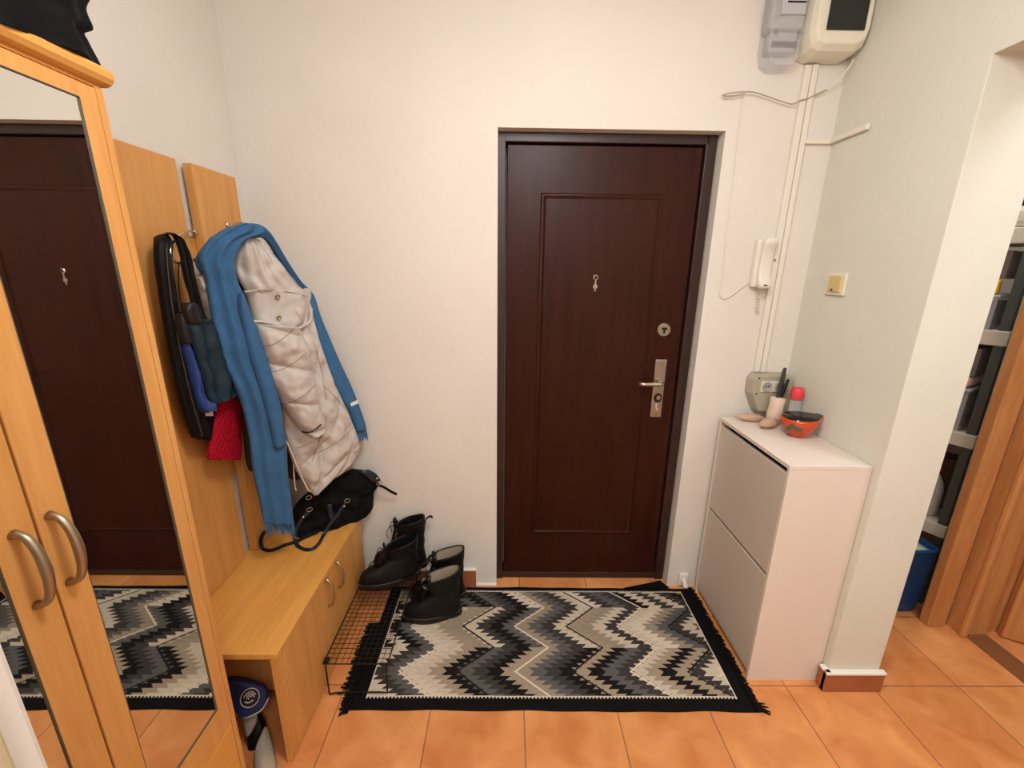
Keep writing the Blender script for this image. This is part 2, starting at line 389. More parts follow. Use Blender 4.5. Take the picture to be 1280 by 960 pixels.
# corridor, closet and side room beyond the opening
struct('wall_corridor_back', MB().box(2.012, 2.06, 1.60, 1.66, 0, CZ).box(JX2, 1.94, 1.60, 1.66, 2.1, CZ), WALL)
struct('wall_corridor_right', MB().box(2.06, 2.16, 1.55, 1.66, 0, CZ).box(2.06, 2.16, -1.8, .66, 0, CZ).box(2.06, 2.16, .66, 1.55, 2.1, CZ), WALL)
struct('wall_closet_back', B(JX2, 2.9, 2.45, 2.5, 0, CZ), mat('closet_wall_shade', rgb(120, 100, 86), .9))  # closet shade put into the brown colour of this wall
struct('wall_closet_right', B(2.75, 2.8, 1.66, 2.45, 0, CZ), WALL)
struct('wall_closet_left', B(JX2-.06, JX2, 1.808, 2.45, 0, CZ), WALL)
struct('wall_side_room_back', B(2.16, 3.85, 1.66, 1.7, 0, CZ), WALL)
struct('wall_side_room_right', B(3.8, 3.85, -1.8, 1.66, 0, CZ), WALL)
# skirting tiles with a white caulk bead
def skirt(name, x0, x1, y0, y1, z):
    s = struct(name, B(x0, x1, y0, y1, 0, z, bev=.002), TERRA)
    struct('caulk_bead', B(x0-.003, x1+.002, y0-.004, y1, z-.001, z+.011, bev=.004), CAULK, s, label='white caulk bead')
    return s
skirt('baseboard_back', -.68, -.15, BY-.014, BY, .095)
struct('trim_2', B(-.15, DL+.002, BY-.012, BY+.01, 0, .012, bev=.004), CAULK)
skirt('baseboard_right', RWX-.018, RWX, JY-.016, 1.285, .084)
skirt('baseboard_column', RWX-.018, JX2+.012, JY-.018, JY, .084)

# ------------------------------------------------------------------ entrance door
door = bpy.data.objects.new('door_1', None); C.objects.link(door); door.location = (.38, 1.87, 0); door['kind'] = 'structure'
YF = 1.868
fr = MB().box(DL-.003, -.016, YF-.014, 1.945, 0, 2.082, bev=.003).box(.780, .822, YF-.014, 1.945, 0, 2.082, bev=.003).box(-.02, .79, YF-.014, 1.945, 2.046, 2.082, bev=.003).box(-.02, .79, YF-.006, 1.945, 0, .034, bev=.003)
part('frame', fr, FRAMEM, door)
lf = B(-.010, .774, YF, 1.935, .036, 2.040, bev=.003)
part('leaf', lf, MAHOG, door)
PX0, PX1, PZ0, PZ1 = .128, .634, .262, 1.864
def rect_ring(x0, x1, z0, z1, wd, ya, yb, mb=None):          # moulded rectangle with a rounded ridge profile
    mb = mb or MB(); prof = [(0, 0), (.15, .6), (.35, 1), (.6, .8), (.8, .3), (1, 0)]
    cs = [(x0, z0, 1, 1), (x1, z0, -1, 1), (x1, z1, -1, -1), (x0, z1, 1, -1)]
    rings = []
    for (x, z, sx, sz) in cs+cs[:1]:
        rings.append([mb.bm.verts.new((x+sx*wd*t, ya+(yb-ya)*h, z+sz*wd*t)) for t, h in prof])
    for A, Bq in zip(rings, rings[1:]):
        for k in range(len(prof)-1): mb.bm.faces.new((A[k], A[k+1], Bq[k+1], Bq[k]))
    return mb
mo = rect_ring(PX0, PX1, PZ0, PZ1, .022, YF, YF-.007)
part('panel_moulding', mo, MAHOG, door, smooth=True)
part('panel', B(PX0+.022, PX1-.022, YF-.003, YF+.002, PZ0+.022, PZ1-.022, bev=.001), MAHOG, door)
ph = MB().lathe([(.0, 0), (.011, 0), (.012, .003), (.008, .006), (0, .006)], (.374, YF-.008, 1.530), 20, 'Y')
pp_ = part('peephole', ph, CHROME, door, True)
part('lens', MB().lathe([(0, 0), (.007, 0), (.006, .003), (0, .003)], (.374, YF-.011, 1.530), 16, 'Y'), BLACKPL, pp_, True)
pc = MB().lathe([(0, 0), (.009, 0), (.010, .002), (0, .003)], (.375, YF-.006, 1.492), 16, 'Y').box(.3725, .3775, YF-.007, YF-.003, 1.495, 1.522).box(.3715, .3785, YF-.006, YF-.003, 1.472, 1.49, bev=.001)
part('peephole_cover', pc, STEEL, door)
part('screw_hole', MB().lathe([(0, 0), (.006, 0), (.005, .003), (0, .003)], (.052, YF-.003, 1.559), 14, 'Y'), BLACKPL, door)
lk = part('upper_lock', MB().lathe([(0, 0), (.027, 0), (.030, .003), (.030, .006), (0, .006)], (.694, YF-.007, 1.308), 28, 'Y'), STEEL, door)
part('keyhole', MB().box(.690, .698, YF-.009, YF-.006, 1.292, 1.312).box(.682, .706, YF-.009, YF-.006, 1.309, 1.319, bev=.003), BLACKPL, lk)
hp_ = part('handle_plate', B(.669, .721, YF-.010, YF+.001, .898, 1.174, bev=.003), STEEL, door)
part('screw', MB().lathe([(0, 0), (.009, 0), (.007, .003), (0, .003)], (.696, YF-.012, 1.152), 14, 'Y'), NICKEL, hp_)
part('screw', MB().lathe([(0, 0), (.008, 0), (.006, .003), (0, .003)], (.696, YF-.012, .914), 14, 'Y'), NICKEL, hp_)
part('cylinder_escutcheon', MB().lathe([(0, 0), (.017, 0), (.019, .003), (.011, .004), (.010, .002), (0, .002)], (.697, YF-.014, .993), 22, 'Y', sy=1.2), BLACKPL, hp_)
part('cylinder', MB().lathe([(0, 0), (.010, 0), (.009, .005), (0, .006)], (.697, YF-.018, .996), 18, 'Y'), STEEL, hp_)
part('key_slot', MB().box(.690, .694, YF-.013, YF-.009, .945, .967, bev=.001).box(.694, .703, YF-.013, YF-.009, .935, .941, bev=.001), WHITEM, hp_)
hl = MB().tube([(.700, YF-.008, 1.068), (.700, YF-.035, 1.068), (.695, YF-.046, 1.068), (.68, YF-.049, 1.068), (.62, YF-.05, 1.068), (.592, YF-.049, 1.069)], [.012, .011, .010, .010, .009, .0095], 12)
part('lever', hl, STEEL, door, True)

# ================================================================== WARDROBE
WX = -.755
wr = thing('wardrobe', 'tall beech wardrobe with two mirrored doors against the left wall', 'wardrobe', (-.9, .65, 0))
part('side_panel', B(LX+.004, WX-.002, .8885, .903, 0, 1.872, bev=.001), BEECH_Z, wr)
part('side_panel', B(LX+.004, WX-.022, .414, .430, 0, 1.872, bev=.001), BEECH_Z, wr)
part('back_panel', B(LX+.004, LX+.012, .43, .888, .05, 1.872), BEECH_Z, wr)
part('drawer_front', B(WX-.020, WX-.002, .432, .886, .06, .335, bev=.0015), BEECH_Y, wr)
part('plinth', B(WX-.034, WX-.022, .43, .888, 0, .06), BEECH_Y, wr)
part('bottom_panel', B(LX+.01, WX-.024, .430, .888, .325, .341), BEECH_Y, wr)
part('top_panel', B(LX+.004, WX-.006, .414, .903, 1.872, 1.878), BEECH_Y, wr)
cr = MB().loft([[Vector((x, y, z)) for x, z in ((LX+.004, 1.878), (WX-.002, 1.878), (WX+.008, 1.882), (WX+.014, 1.890), (WX+.015, 1.900), (WX+.008, 1.908), (WX-.004, 1.911), (LX+.004, 1.911))] for y in (.414, .914)]+[[Vector((x-(.006 if x > -1 else 0), .921, 1.8945+(z-1.8945)*.7)) for x, z in ((LX+.004, 1.878), (WX-.002, 1.878), (WX+.008, 1.882), (WX+.014, 1.890), (WX+.015, 1.900), (WX+.008, 1.908), (WX-.004, 1.911), (LX+.004, 1.911))]])
part('crown_moulding', cr, BEECH_Y, wr)
def wdoor(y0, y1, my0, my1, hy):
    z0, z1, mz0, mz1 = .340, 1.868, .430, 1.842
    d = MB().box(WX-.018, WX, y0, my0, z0, z1, bev=.002).box(WX-.018, WX, my1, y1, z0, z1, bev=.002).box(WX-.018, WX-.0005, my0, my1, mz1, z1, bev=.001).box(WX-.018, WX-.0005, my0, my1, z0, mz0, bev=.001)
    dd = part('door', d, BEECH_Z, wr)
    part('mirror', B(WX-.010, WX-.003, my0-.001, my1+.001, mz0-.001, mz1+.001), MIRROR, dd)
    g = MB()
    for ya in (my0, my1): g.box(WX-.004, WX-.0004, ya-.0008, ya+.0008, mz0, mz1)
    for za in (mz0, mz1): g.box(WX-.004, WX-.0004, my0, my1, za-.001, za+.001)
    part('mirror_edge', g, mat('mirror_gasket', rgb(84, 78, 62), .4), dd)
    pts = []; rr = []
    for i in range(17):
        a = PI*i/16; pts.append((WX+.001+.033*math.sin(a)**.75, hy, 1.094+.065*math.cos(a))); rr.append(.0078-.0018*abs(math.cos(a)) if i not in (0, 16) else .0078)
    part('handle', MB().tube(pts, rr, 12, up=(0, 1, 0)), NICKEL, dd, True)
wdoor(.600, .8855, .651, .850, .618)
wdoor(.432, .596, .436, .540, .566)

def smoothp(pts, m=6): return [Vector(p) for p in crom([list(p) for p in pts], m)]
# coat rack panels fixed to the left wall
pr = thing('coat_panel', 'beech wall panels with chrome coat hooks between wardrobe and back wall', 'coat rack', (-1.04, 1.3, .45))
rails = MB()
part('rail', B(LX+.001, LX+.014, .91, 1.73, 1.58, 1.65, bev=.001), BEECH_Y, pr)
part('rail', B(LX+.001, LX+.014, .91, 1.73, .80, .87, bev=.001), BEECH_Y, pr)
part('board', B(LX+.014, LX+.028, .908, 1.436, .447, 1.874, bev=.002), BEECH_Z, pr)
part('board', B(LX+.016, LX+.046, 1.478, 1.700, .447, 1.872, bev=.002), BEECH_Z, pr)
def coathook(y, z, x):
    q = MB(); pts = []
    for i in range(24):
        a = -PI*.42+1.62*PI*i/23
        pts.append((x+.052+.046*math.sin(a), y-.018*math.sin(a*.5), z-.045+.052*math.cos(a)))
    pts = [(x-.002, y+.012, z+.0), (x+.006, y+.01, z+.004)]+pts[1:]
    q.tube(pts, .0038, 8)
    q.lathe([(0, 0), (.012, 0), (.010, .006), (0, .007)], (x, y+.012, z), 16, 'X')
    return part('hook', q, CHROME, pr, True)
hk = [(243, 290, -1.026), (238, 289, -1.01), (230, 290, -.985), (222, 295, -.968), (215, 305, -.962), (213, 315, -.960), (216, 324, -.960), (222, 329, -.962), (230, 327, -.966)]
part('hook', MB().tube(smoothp([at(u, v, (x, 0, 0), (1, 0, 0)) for u, v, x in hk]), .0036, 8).lathe([(0, 0), (.010, 0), (.008, .006), (0, .007)], at(243, 290, (-1.027, 0, 0), (1, 0, 0)), 14, 'X'), CHROME, pr, True)
coathook(1.60, 1.70, LX+.046)

# ------------------------------------------------------------------ shoe bench
BX, BZ = -.684, .445
be = thing('shoe_bench', 'low beech shoe bench with two doors beside wardrobe', 'bench', (-.86, 1.37, 0))
part('bench_top', B(LX+.004, BX+.004, 1.001, 1.752, BZ-.02, BZ, bev=.002), BEECH_Y, be)
part('front_panel', B(BX-.020, BX-.002, 1.004, 1.040, 0, BZ-.021, bev=.001), BEECH_Z, be)
part('side_panel', B(LX+.006, BX-.002, 1.734, 1.750, 0, BZ-.021), BEECH_Z, be)
part('divider', B(LX+.006, BX-.022, 1.225, 1.241, 0.03, BZ-.021), BEECH_Z, be)
part('shelf', B(LX+.006, BX-.022, 1.242, 1.733, .2, .215), BEECH_Y, be)
part('plinth', B(BX-.034, BX-.02, 1.04, 1.734, 0, .03), BEECH_Y, be)
part('back_panel', B(LX+.005, LX+.012, 1.241, 1.734, .02, BZ-.021), BEECH_Z, be)
for y0, y1, hy in ((1.042, 1.394, 1.350), (1.398, 1.748, 1.448)):
    d = part('door', B(BX-.018, BX, y0, y1, .012, BZ-.024, bev=.0015), BEECH_Z, be)
    pts = [(BX-.001+.026*math.sin(PI*i/14)**.8, hy, .355+.060*math.cos(PI*i/14)) for i in range(15)]
    part('handle', MB().tube(pts, .0048, 10, up=(0, 1, 0)), STEEL, d, True)

# ================================================================== RUG
rg = thing('kilim_rug', 'black, grey and beige kilim rug with zigzag pattern before the entrance door', 'rug', (.18, 1.48, 0))
OX0, OX1, OY0, OY1 = -.572, .935, 1.170, 1.788
bm = bmesh.new(); NX, NY = 120, 48; vv = []
def rz(x, y):
    e = min(x-OX0, OX1-x, y-OY0, OY1-y)
    z = .0065+.0025*noise.noise(Vector((x*5, y*5, 0)))+.001*noise.noise(Vector((x*22, y*22, 3)))
    return z*min(1, .35+e*25)
for j in range(NY+1):
    row = []
    for i in range(NX+1):
        x = OX0+(OX1-OX0)*i/NX; y = OY0+(OY1-OY0)*j/NY
        wv = .006*noise.noise(Vector((x*6, 5, 0)))
        yy = y+(wv if j in (0, NY) else 0); row.append(bm.verts.new((x, yy-.004*x, rz(x, y)+.001)))
    vv.append(row)
for j in range(NY):
    for i in range(NX): bm.faces.new((vv[j][i], vv[j][i+1], vv[j+1][i+1], vv[j+1][i]))
ed = [e for e in bm.edges if e.is_boundary]
r_ = bmesh.ops.extrude_edge_only(bm, edges=ed)
for v in r_['geom']:
    if isinstance(v, bmesh.types.BMVert): v.co.z = .0008
t = MB(); t.bm.free(); t.bm = bm
part('weave', t, KILIM, rg, True)
def fringe(xb, sgn, ya, yb, ln, n):
    f = MB()
    for i in range(n):
        y = ya+(yb-ya)*(i+random.random()*.7)/n; L_ = ln(y)*random.uniform(.75, 1.15); sk = random.uniform(-.018, .012)
        pts = [(xb-sgn*.006, y, .006), (xb+sgn*L_*.5, y+sk*.4, .0055+random.random()*.003), (xb+sgn*L_, y+sk, .003)]
        f.tube(pts, [.0038, .0036, .0016], 5)
    return f
part('fringe', fringe(OX1, 1, OY0-.004, OY1, lambda y: .020+.014*abs(noise.noise(Vector((y*9, 1, 0)))) + (.02 if y < 1.2 else 0), 150), BLACKW, rg)['kind'] = 'stuff'
part('fringe', fringe(OX0, -1, OY0-.01, 1.56, lambda y: .05+.02*noise.noise(Vector((y*8, 4, 0))) if y > 1.24 else .03, 150), BLACKW, rg)['kind'] = 'stuff'
cn = MB().loft([[Vector(p) for p in ((.60, 1.784, .003), (.83, 1.785, .004), (.80, 1.83, .010), (.74, 1.815, .008))], [Vector(p) for p in ((.60, 1.784, .007), (.83, 1.785, .010), (.80, 1.83, .015), (.74, 1.815, .012))]])
part('folded_corner', cn, BLACKW, rg)

# ================================================================== SHOE CABINET
sc = thing('shoe_cabinet', 'white two-flap shoe cabinet against the right wall', 'cabinet', (1.1, 1.54, 0))
sx0, sx1, sy0, sy1, sz = .960, 1.243, 1.293, 1.780, .930
part('side_panel', B(sx0, sx1, sy0, sy0+.013, 0, sz-.015, bev=.001), LAMW, sc)
part('side_panel', B(sx0, sx1, sy1-.013, sy1, 0, sz-.015, bev=.001), LAMW, sc)
part('top_panel', B(sx0-.002, sx1, sy0-.001, sy1+.001, sz-.015, sz, bev=.0015), LAMW, sc)
part('back_panel', B(sx1-.008, sx1-.002, sy0+.013, sy1-.013, .03, sz-.015), LAMW, sc)
part('plinth', B(sx0+.022, sx0+.034, sy0+.013, sy1-.013, 0, .05), LAMF, sc)
part('inner_shelf', B(sx0+.03, sx1-.01, sy0+.013, sy1-.013, .470, .482), DARK, sc)
part('flap', B(sx0+.002, sx0+.018, sy0+.016, sy1-.016, .488, sz-.036, bev=.0015), LAMF, sc)
part('flap', B(sx0+.002, sx0+.018, sy0+.016, sy1-.016, .035, .474, bev=.0015), LAMF, sc)
part('gap_shade_sheet', B(sx0+.045, sx0+.05, sy0+.014, sy1-.014, .05, sz-.016), DARK, sc)  # added dark sheet that makes the flap gaps read as shade

# ---- things on the cabinet
TZ = sz+.0005
BCX, BCY = 1.163, 1.568
bo = thing('ceramic_bowl', 'orange ceramic bowl with black inside and pointed spout on white cabinet', 'bowl', (BCX, BCY, TZ))
prof = [(.0, .0), (.030, .0), (.034, .004), (.052, .020), (.064, .040), (.067, .055), (.062, .056), (.058, .042), (.045, .022), (.025, .012), (0, .011)]
def bowl_rings(pr_, stretch=True):
    rings = []
    for (r, z) in pr_:
        ring = []
        for k in range(32):
            a = 2*PI*k/32; rr = max(r, .0004)
            tip = max(0, math.cos(a))**14*.026*(z/.055 if stretch else 0)
            ring.append(Vector((BCX+(rr*1.02+tip)*math.cos(a), BCY+(rr*.98)*math.sin(a), TZ+z*1.42+(.004*math.cos(a) if z > .05 else 0)+max(0, math.cos(a))**14*.004)))
        rings.append(ring)
    return rings
part('bowl_wall', MB().loft(bowl_rings(prof[:7])), ORNG, bo, True)
part('glazed_inside', MB().loft(bowl_rings([(.0625, .0575), (.058, .044), (.045, .030), (.025, .022), (.002, .020)])[::1], cap0=True), BOWLIN, bo, True)
for i, (aa, zz, s) in enumerate(((-2.45, .036, 1), (-2.15, .030, .8), (-2.7, .026, .75))):
    l = MB(); cx, cy = BCX+.066*math.cos(aa), BCY+.064*math.sin(aa); tan = Vector((-math.sin(aa), math.cos(aa), 0)); nn = Vector((math.cos(aa), math.sin(aa), -.4))
    pts = []
    for k in range(12):
        b_ = 2*PI*k/12; rad = .014*s*(1+.25*math.cos(3*b_)); pts.append((rad*math.cos(b_), rad*math.sin(b_)))
    c0 = Vector((cx, cy, TZ+zz*1.42))
    l.prism(pts, lambda p: c0+tan*p[0]+Vector((0, 0, 1))*p[1]-nn*.010, lambda p: c0+tan*p[0]*.8+Vector((0, 0, 1))*p[1]*.8+nn*.001)
    part('leaf_relief', l, LEAFM, bo)
tag(part('clothes_peg', B(BCX-.02, BCX+.012, BCY-.022, BCY-.014, TZ+.058, TZ+.072, bev=.002, M=None), mat('teal_plastic', rgb(60, 140, 160), .4)), 'small teal peg lying in the orange bowl', 'peg')
def lump(name, cx, cy, L_, W_, H_, ang, label, cat, group=None, stem=True):
    m = MB(); rings = []
    for i in range(17):
        t = i/16; x = (t-.5)*L_; r = math.sin(PI*min(max(t, .015), .985))**.6*(1-.35*t)
        ring = []
        for k in range(16):
            a = 2*PI*k/16; y = W_/2*r*math.cos(a); z = H_/2*r*math.sin(a)*1.0
            z += .004*noise.noise(Vector((x*60, y*60, k*.3+cx*9)))
            ring.append(Vector((cx+x*math.cos(ang)-y*math.sin(ang), cy+x*math.sin(ang)+y*math.cos(ang), max(TZ, TZ+H_/2*.92+z))))
        rings.append(ring)
    m.loft(rings); o = part(name, m, BEIGEC, None, True); tag(o, label, cat, group)
    return o
lump('cloth_pouch', 1.058, 1.728, .115, .050, .040, math.radians(170), 'flat pinkish beige cloth pouch with a tied end, farther left on the cabinet', 'pouch')
lump('cloth_pouch', 1.090, 1.646, .100, .060, .048, math.radians(205), 'rounder pinkish beige cloth pouch between flat pouch and orange bowl', 'pouch')
tag(part('chalk_stick', MB().tube([(1.085, 1.766, TZ+.008), (1.135, 1.752, TZ+.008)], [.0075, .0072], 12), WHITEM, None, True), 'short white stick lying behind the beige pouches', 'stick')
# paper-wrapped brush set
br = thing('wrapped_knife_roll', 'cream paper roll holding two slate grey pointed blades before the socket box', 'roll', (1.145, 1.69, TZ))
m = MB()
for i in range(1): m.tube([(1.146, 1.700, TZ+.001), (1.146, 1.700, TZ+.04), (1.150, 1.702, TZ+.085), (1.153, 1.703, TZ+.118)], [.030, .030, .028, .029], 16)
part('paper_sleeve', m, PAPER, br, True)
def blade(p0, p1, wd, th):
    p0 = Vector(p0); p1 = Vector(p1); q = MB(); rings = []; d = (p1-p0); side = Vector((.85, .5, 0)); nn = Vector((.5, -.85, 0))
    for i in range(9):
        t = i/8; r = wd*(.55+.45*math.sin(PI*min(1, t*1.1)**.8)) if t < .75 else wd*(1-((t-.75)/.25)**2*.75)
        rings.append([p0+d*t+side*r*math.cos(2*PI*k/10)+nn*th*math.sin(2*PI*k/10) for k in range(10)])
    return q.loft(rings)
part('blade', blade((1.150, 1.703, TZ+.09), (1.162, 1.710, TZ+.245), .018, .006), SLATE, br, True)
part('blade', blade((1.162, 1.706, TZ+.09), (1.186, 1.712, TZ+.195), .013, .006), BLACKPL, br, True)
sb = thing('spray_bottle', 'clear bottle with coral red cap standing behind the orange bowl', 'bottle', (1.208, 1.672, TZ))
part('bottle_body', MB().lathe([(0, 0), (.022, 0), (.023, .004), (.023, .112), (.020, .120), (0, .120)], (1.208, 1.672, TZ), 24), CLEAR, sb, True)
part('cap', MB().lathe([(0, .121), (.0235, .121), (.024, .125), (.0235, .160), (.020, .170), (0, .172)], (1.208, 1.672, TZ), 24), REDP, sb, True)

# ================================================================== WALL FITTINGS
# electric meter
YW = BY-.001
em = thing('electricity_meter', 'grey electricity meter with clear terminal cover high on back wall', 'meter', (.98, YW, 2.3))
part('housing', B(.905, 1.026, YW-.062, YW, 2.385, 2.60, bev=.012), PLG, em)
part('face_plate', B(.935, 1.022, YW-.070, YW-.060, 2.425, 2.60, bev=.004), mat('pale_grey_face', rgb(190, 190, 192), .4), em)
part('display', B(.955, 1.010, YW-.072, YW-.069, 2.525, 2.55), SMOKE, em)
for x in (.968, 1.000): part('button', MB().lathe([(0, 0), (.006, 0), (.005, .003), (0, .003)], (x, YW-.073, 2.492), 14, 'Y'), BLACKPL, em)
part('slot', B(.952, 1.016, YW-.0715, YW-.069, 2.458, 2.463), BLACKPL, em)
part('terminal_block', B(.922, 1.018, YW-.045, YW, 2.325, 2.386, bev=.004), PLG, em)
tb = MB()
for i in range(5): tb.lathe([(0, 0), (.0095, 0), (.0095, .006), (0, .006)], (.936+i*.0185, YW-.051, 2.345), 14, 'Y')
part('terminal_holes', tb, SMOKE, em)
cvp = [(.908, 2.40), (.905, 2.33), (.918, 2.285), (.945, 2.272), (1.005, 2.272), (1.026, 2.295), (1.028, 2.43), (.965, 2.43), (.94, 2.425)]
cv = MB().prism(cvp, lambda p: Vector((p[0], YW-.002, p[1])), lambda p: Vector((.967+(p[0]-.967)*.94, YW-.066, 2.35+(p[1]-2.35)*.94)))
part('terminal_cover', cv, CLEAR, em, bev=.004)
for x in (.925, 1.012): part('cover_screw', MB().lathe([(0, 0), (.006, 0), (.005, .004), (0, .004)], (x, YW-.071, 2.375), 12, 'Y'), STEEL, em)
# fuse box
fb = thing('fuse_box', 'cream fuse box with smoked window beside the electricity meter', 'fuse box', (1.14, YW, 2.3))
fo = [(1.031, 2.36), (1.046, 2.316), (1.076, 2.305), (1.20, 2.305), (1.232, 2.32), (1.242, 2.36), (1.242, 2.61), (1.031, 2.61)]
def sc2(k, y): return lambda p: Vector((1.1365+(p[0]-1.1365)*k, y, 2.46+(p[1]-2.46)*k))
fm = MB().loft([[sc2(1, YW)(p) for p in fo], [sc2(1, YW-.045)(p) for p in fo], [sc2(.96, YW-.085)(p) for p in fo], [sc2(.86, YW-.108)(p) for p in fo]])
part('housing', fm, PLC, fb, bev=.004)
part('window', B(1.076, 1.208, YW-.114, YW-.106, 2.362, 2.60, bev=.004), SMOKE, fb)
part('breaker_row', B(1.10, 1.20, YW-.1155, YW-.1125, 2.455, 2.462), mat('dark_breaker', rgb(14, 14, 14), .4), fb)
# trunking
tag(part('cable_trunking', MB().box(1.086, 1.110, YW-.014, YW, 1.137, 2.30, bev=.002).box(1.112, 1.132, YW-.018, YW, 1.137, 2.30, bev=.002), PLW), 'white vertical cable trunking from fuse box down to the socket box', 'trunking')
tag(part('cable_trunking', MB().box(1.1335, 1.243, YW-.014, YW, 2.040, 2.058, bev=.002).box(1.229, 1.243, 1.625, 1.80, 2.042, 2.060, bev=.002), PLW), 'short white horizontal trunking bending round the back right corner', 'trunking')
# bell wire
def wirepts(px, y=YW-.004): return [at(u, v, (0, y, 0), (0, 1, 0)) for u, v in px]
tag(part('intercom_cable', MB().tube(smoothp(wirepts([(936, 352), (925, 361), (914, 369), (905, 373), (900, 368), (903, 350), (908, 300), (916, 235), (924, 165), (929, 130), (931, 116)])), .0028, 6), PLW), 'thin white cable running up the wall from intercom handset', 'cable')
tag(part('bell_wire', MB().tube(smoothp(wirepts([(931, 117), (915, 120), (903, 119), (915, 116), (927, 115), (941, 115), (955, 119), (975, 126), (990, 130), (999, 126), (1010, 123), (1018, 119), (1034, 112)], YW-.019)), .0022, 6), mat('grey_wire', rgb(170, 158, 140), .6)), 'loose twisted grey wire below the meters', 'cable')
tag(part('hanging_wire', MB().tube(smoothp([Vector((1.222, 1.745, 2.300)), Vector((1.222, 1.75, 2.285)), Vector((1.205, 1.77, 2.25)), Vector((1.17, 1.79, 2.215)), Vector((1.14, 1.795, 2.20))]), .0022, 6), PLW), 'thin white wire hanging out under the fuse box', 'cable')
# intercom handset
ic = thing('intercom_handset', 'white wall intercom handset above the socket box', 'intercom', (1.045, YW, 1.49))
part('base', B(1.006, 1.082, YW-.028, YW, 1.500, 1.690, bev=.008), PLW, ic)
hs = MB(); rings = []
for i in range(15):
    t = i/14; z = 1.497+t*.196; d = .058-.020*math.sin(PI*t)+(.006 if t > .8 or t < .2 else 0); wd = .024+.003*abs(2*t-1)
    if i in (0, 14): wd *= .8; d -= .006
    rings.append([Vector((1.046+wd*math.copysign(abs(math.cos(a))**.6, math.cos(a)), YW-.030-(d-.030)*.5+(d-.028)*.5*math.copysign(abs(math.sin(a))**.6, math.sin(a)), z)) for a in [2*PI*k/16 for k in range(16)]])
part('receiver', hs.loft(rings), PLW, ic, True)
part('door_button', MB().lathe([(0, 0), (.005, 0), (.004, .004), (0, .004)], (1.088, YW-.020, 1.61), 10, 'X'), PLG, ic)
part('nameplate', B(1.036, 1.052, YW-.0605, YW-.056, 1.507, 1.512), SMOKE, ic)
cp = [(1.04, YW-.012, 1.50), (1.045, YW-.016, 1.47), (1.052, YW-.010, 1.445)]
part('coiled_cord', MB().tube([Vector((1.045+.012*i/60+.006*math.cos(i*1.1), YW-.012+.006*math.sin(i*1.1), 1.500-.105*i/60)) for i in range(61)], .0022, 6), PLW, ic, True)
# socket box
sk = thing('socket_box', 'grey beige surface box with a white double socket above the cabinet', 'socket', (1.13, YW, 1.0))
so = [(1.062, 1.112), (1.078, 1.136), (1.225, 1.136), (1.243, 1.120), (1.243, .975), (1.235, .962), (1.105, .962), (1.085, 1.0), (1.062, 1.05)]
part('box', MB().prism(so, lambda p: Vector((p[0], YW, p[1])), lambda p: Vector((1.15+(p[0]-1.15)*.93, YW-.058, 1.05+(p[1]-1.05)*.93))), PLGB, sk, bev=.004)
sp_ = part('socket_plate', B(1.098, 1.204, YW-.064, YW-.056, 1.060, 1.108, bev=.002), PLW, sk)
for x in (1.120, 1.176):
    part('socket_well', MB().lathe([(0, .004), (.012, .004), (.0155, 0), (.020, 0), (.021, .003), (0, .006)], (x, YW-.070, 1.085), 24, 'Y'), PLG, sp_)
    part('pin_hole', MB().lathe([(0, 0), (.0035, 0), (.003, .002), (0, .002)], (x-.006, YW-.069, 1.085), 10, 'Y'), BLACKPL, sp_)
    part('pin_hole', MB().lathe([(0, 0), (.0035, 0), (.003, .002), (0, .002)], (x+.007, YW-.069, 1.085), 10, 'Y'), BLACKPL, sp_)
for x, z in ((1.085, 1.120), (1.083, 1.050)): part('screw', MB().lathe([(0, 0), (.004, 0), (.003, .003), (0, .003)], (x, YW-.060, z), 10, 'Y'), BLACKPL, sk)
# light switch
ls = thing('light_switch', 'cream square light switch on the right wall', 'switch', (1.244, 1.625, 1.52))
part('surround', B(1.234, 1.2445, 1.578, 1.672, 1.480, 1.562, bev=.004), PLC, ls)
part('rocker', B(1.228, 1.236, 1.592, 1.655, 1.492, 1.552, bev=.003), PLCR, ls)
part('indicator', MB().lathe([(0, 0), (.005, 0), (.004, .003), (0, .003)], (1.225, 1.628, 1.500), 12, 'X'), mat('brown_indicator', rgb(90, 50, 30), .4), ls)
# little pipe stub in corner by the floor
tag(part('pipe_stub', MB().tube([(.90, YW-.002, .055), (.90, YW-.03, .052), (.905, YW-.045, .03)], [.012, .013, .012], 10).box(.880, .925, YW-.02, YW, .02, .085, bev=.004), CAULK), 'small white plastered pipe end at the foot of the back wall beside the cabinet', 'pipe')

# ================================================================== COATS AND BAGS
CO, CN = (-.965, 1.395, 0), (.71, -.70, 0)         # hanging plane of the coat group, oblique to the wall
ct = thing('winter_coat', 'light grey hooded puffer coat hanging under the blue scarf', 'coat', (-.93, 1.60, 1.66))
def quilt(nv, nu=0, d=.010, slope=0):
    def f(t, tv):
        a = abs(math.sin(PI*(tv*nv+slope*t)))**.35*d
        if nu: a = min(a, abs(math.sin(PI*(t*nu+.15)))**.45*d)
        return a
    return f
body = sheet([(326, 360, 384, 360), (332, 385, 389, 388), (336, 410, 395, 413), (340, 440, 404, 443), (344, 475, 418, 480), (348, 510, 434, 515), (354, 540, 446, 545), (361, 565, 447, 564), (370, 588, 432, 586), (380, 605, 409, 600), (386, 614, 392, 612)], CO, CN, thick=.04, bulge=.035, off=.012, fn=quilt(5, 2.2, .028, 1.9), wr=.018, ws=16, N=60, m=14)
cbo = part('coat_body', body, PUFF, ct, True)
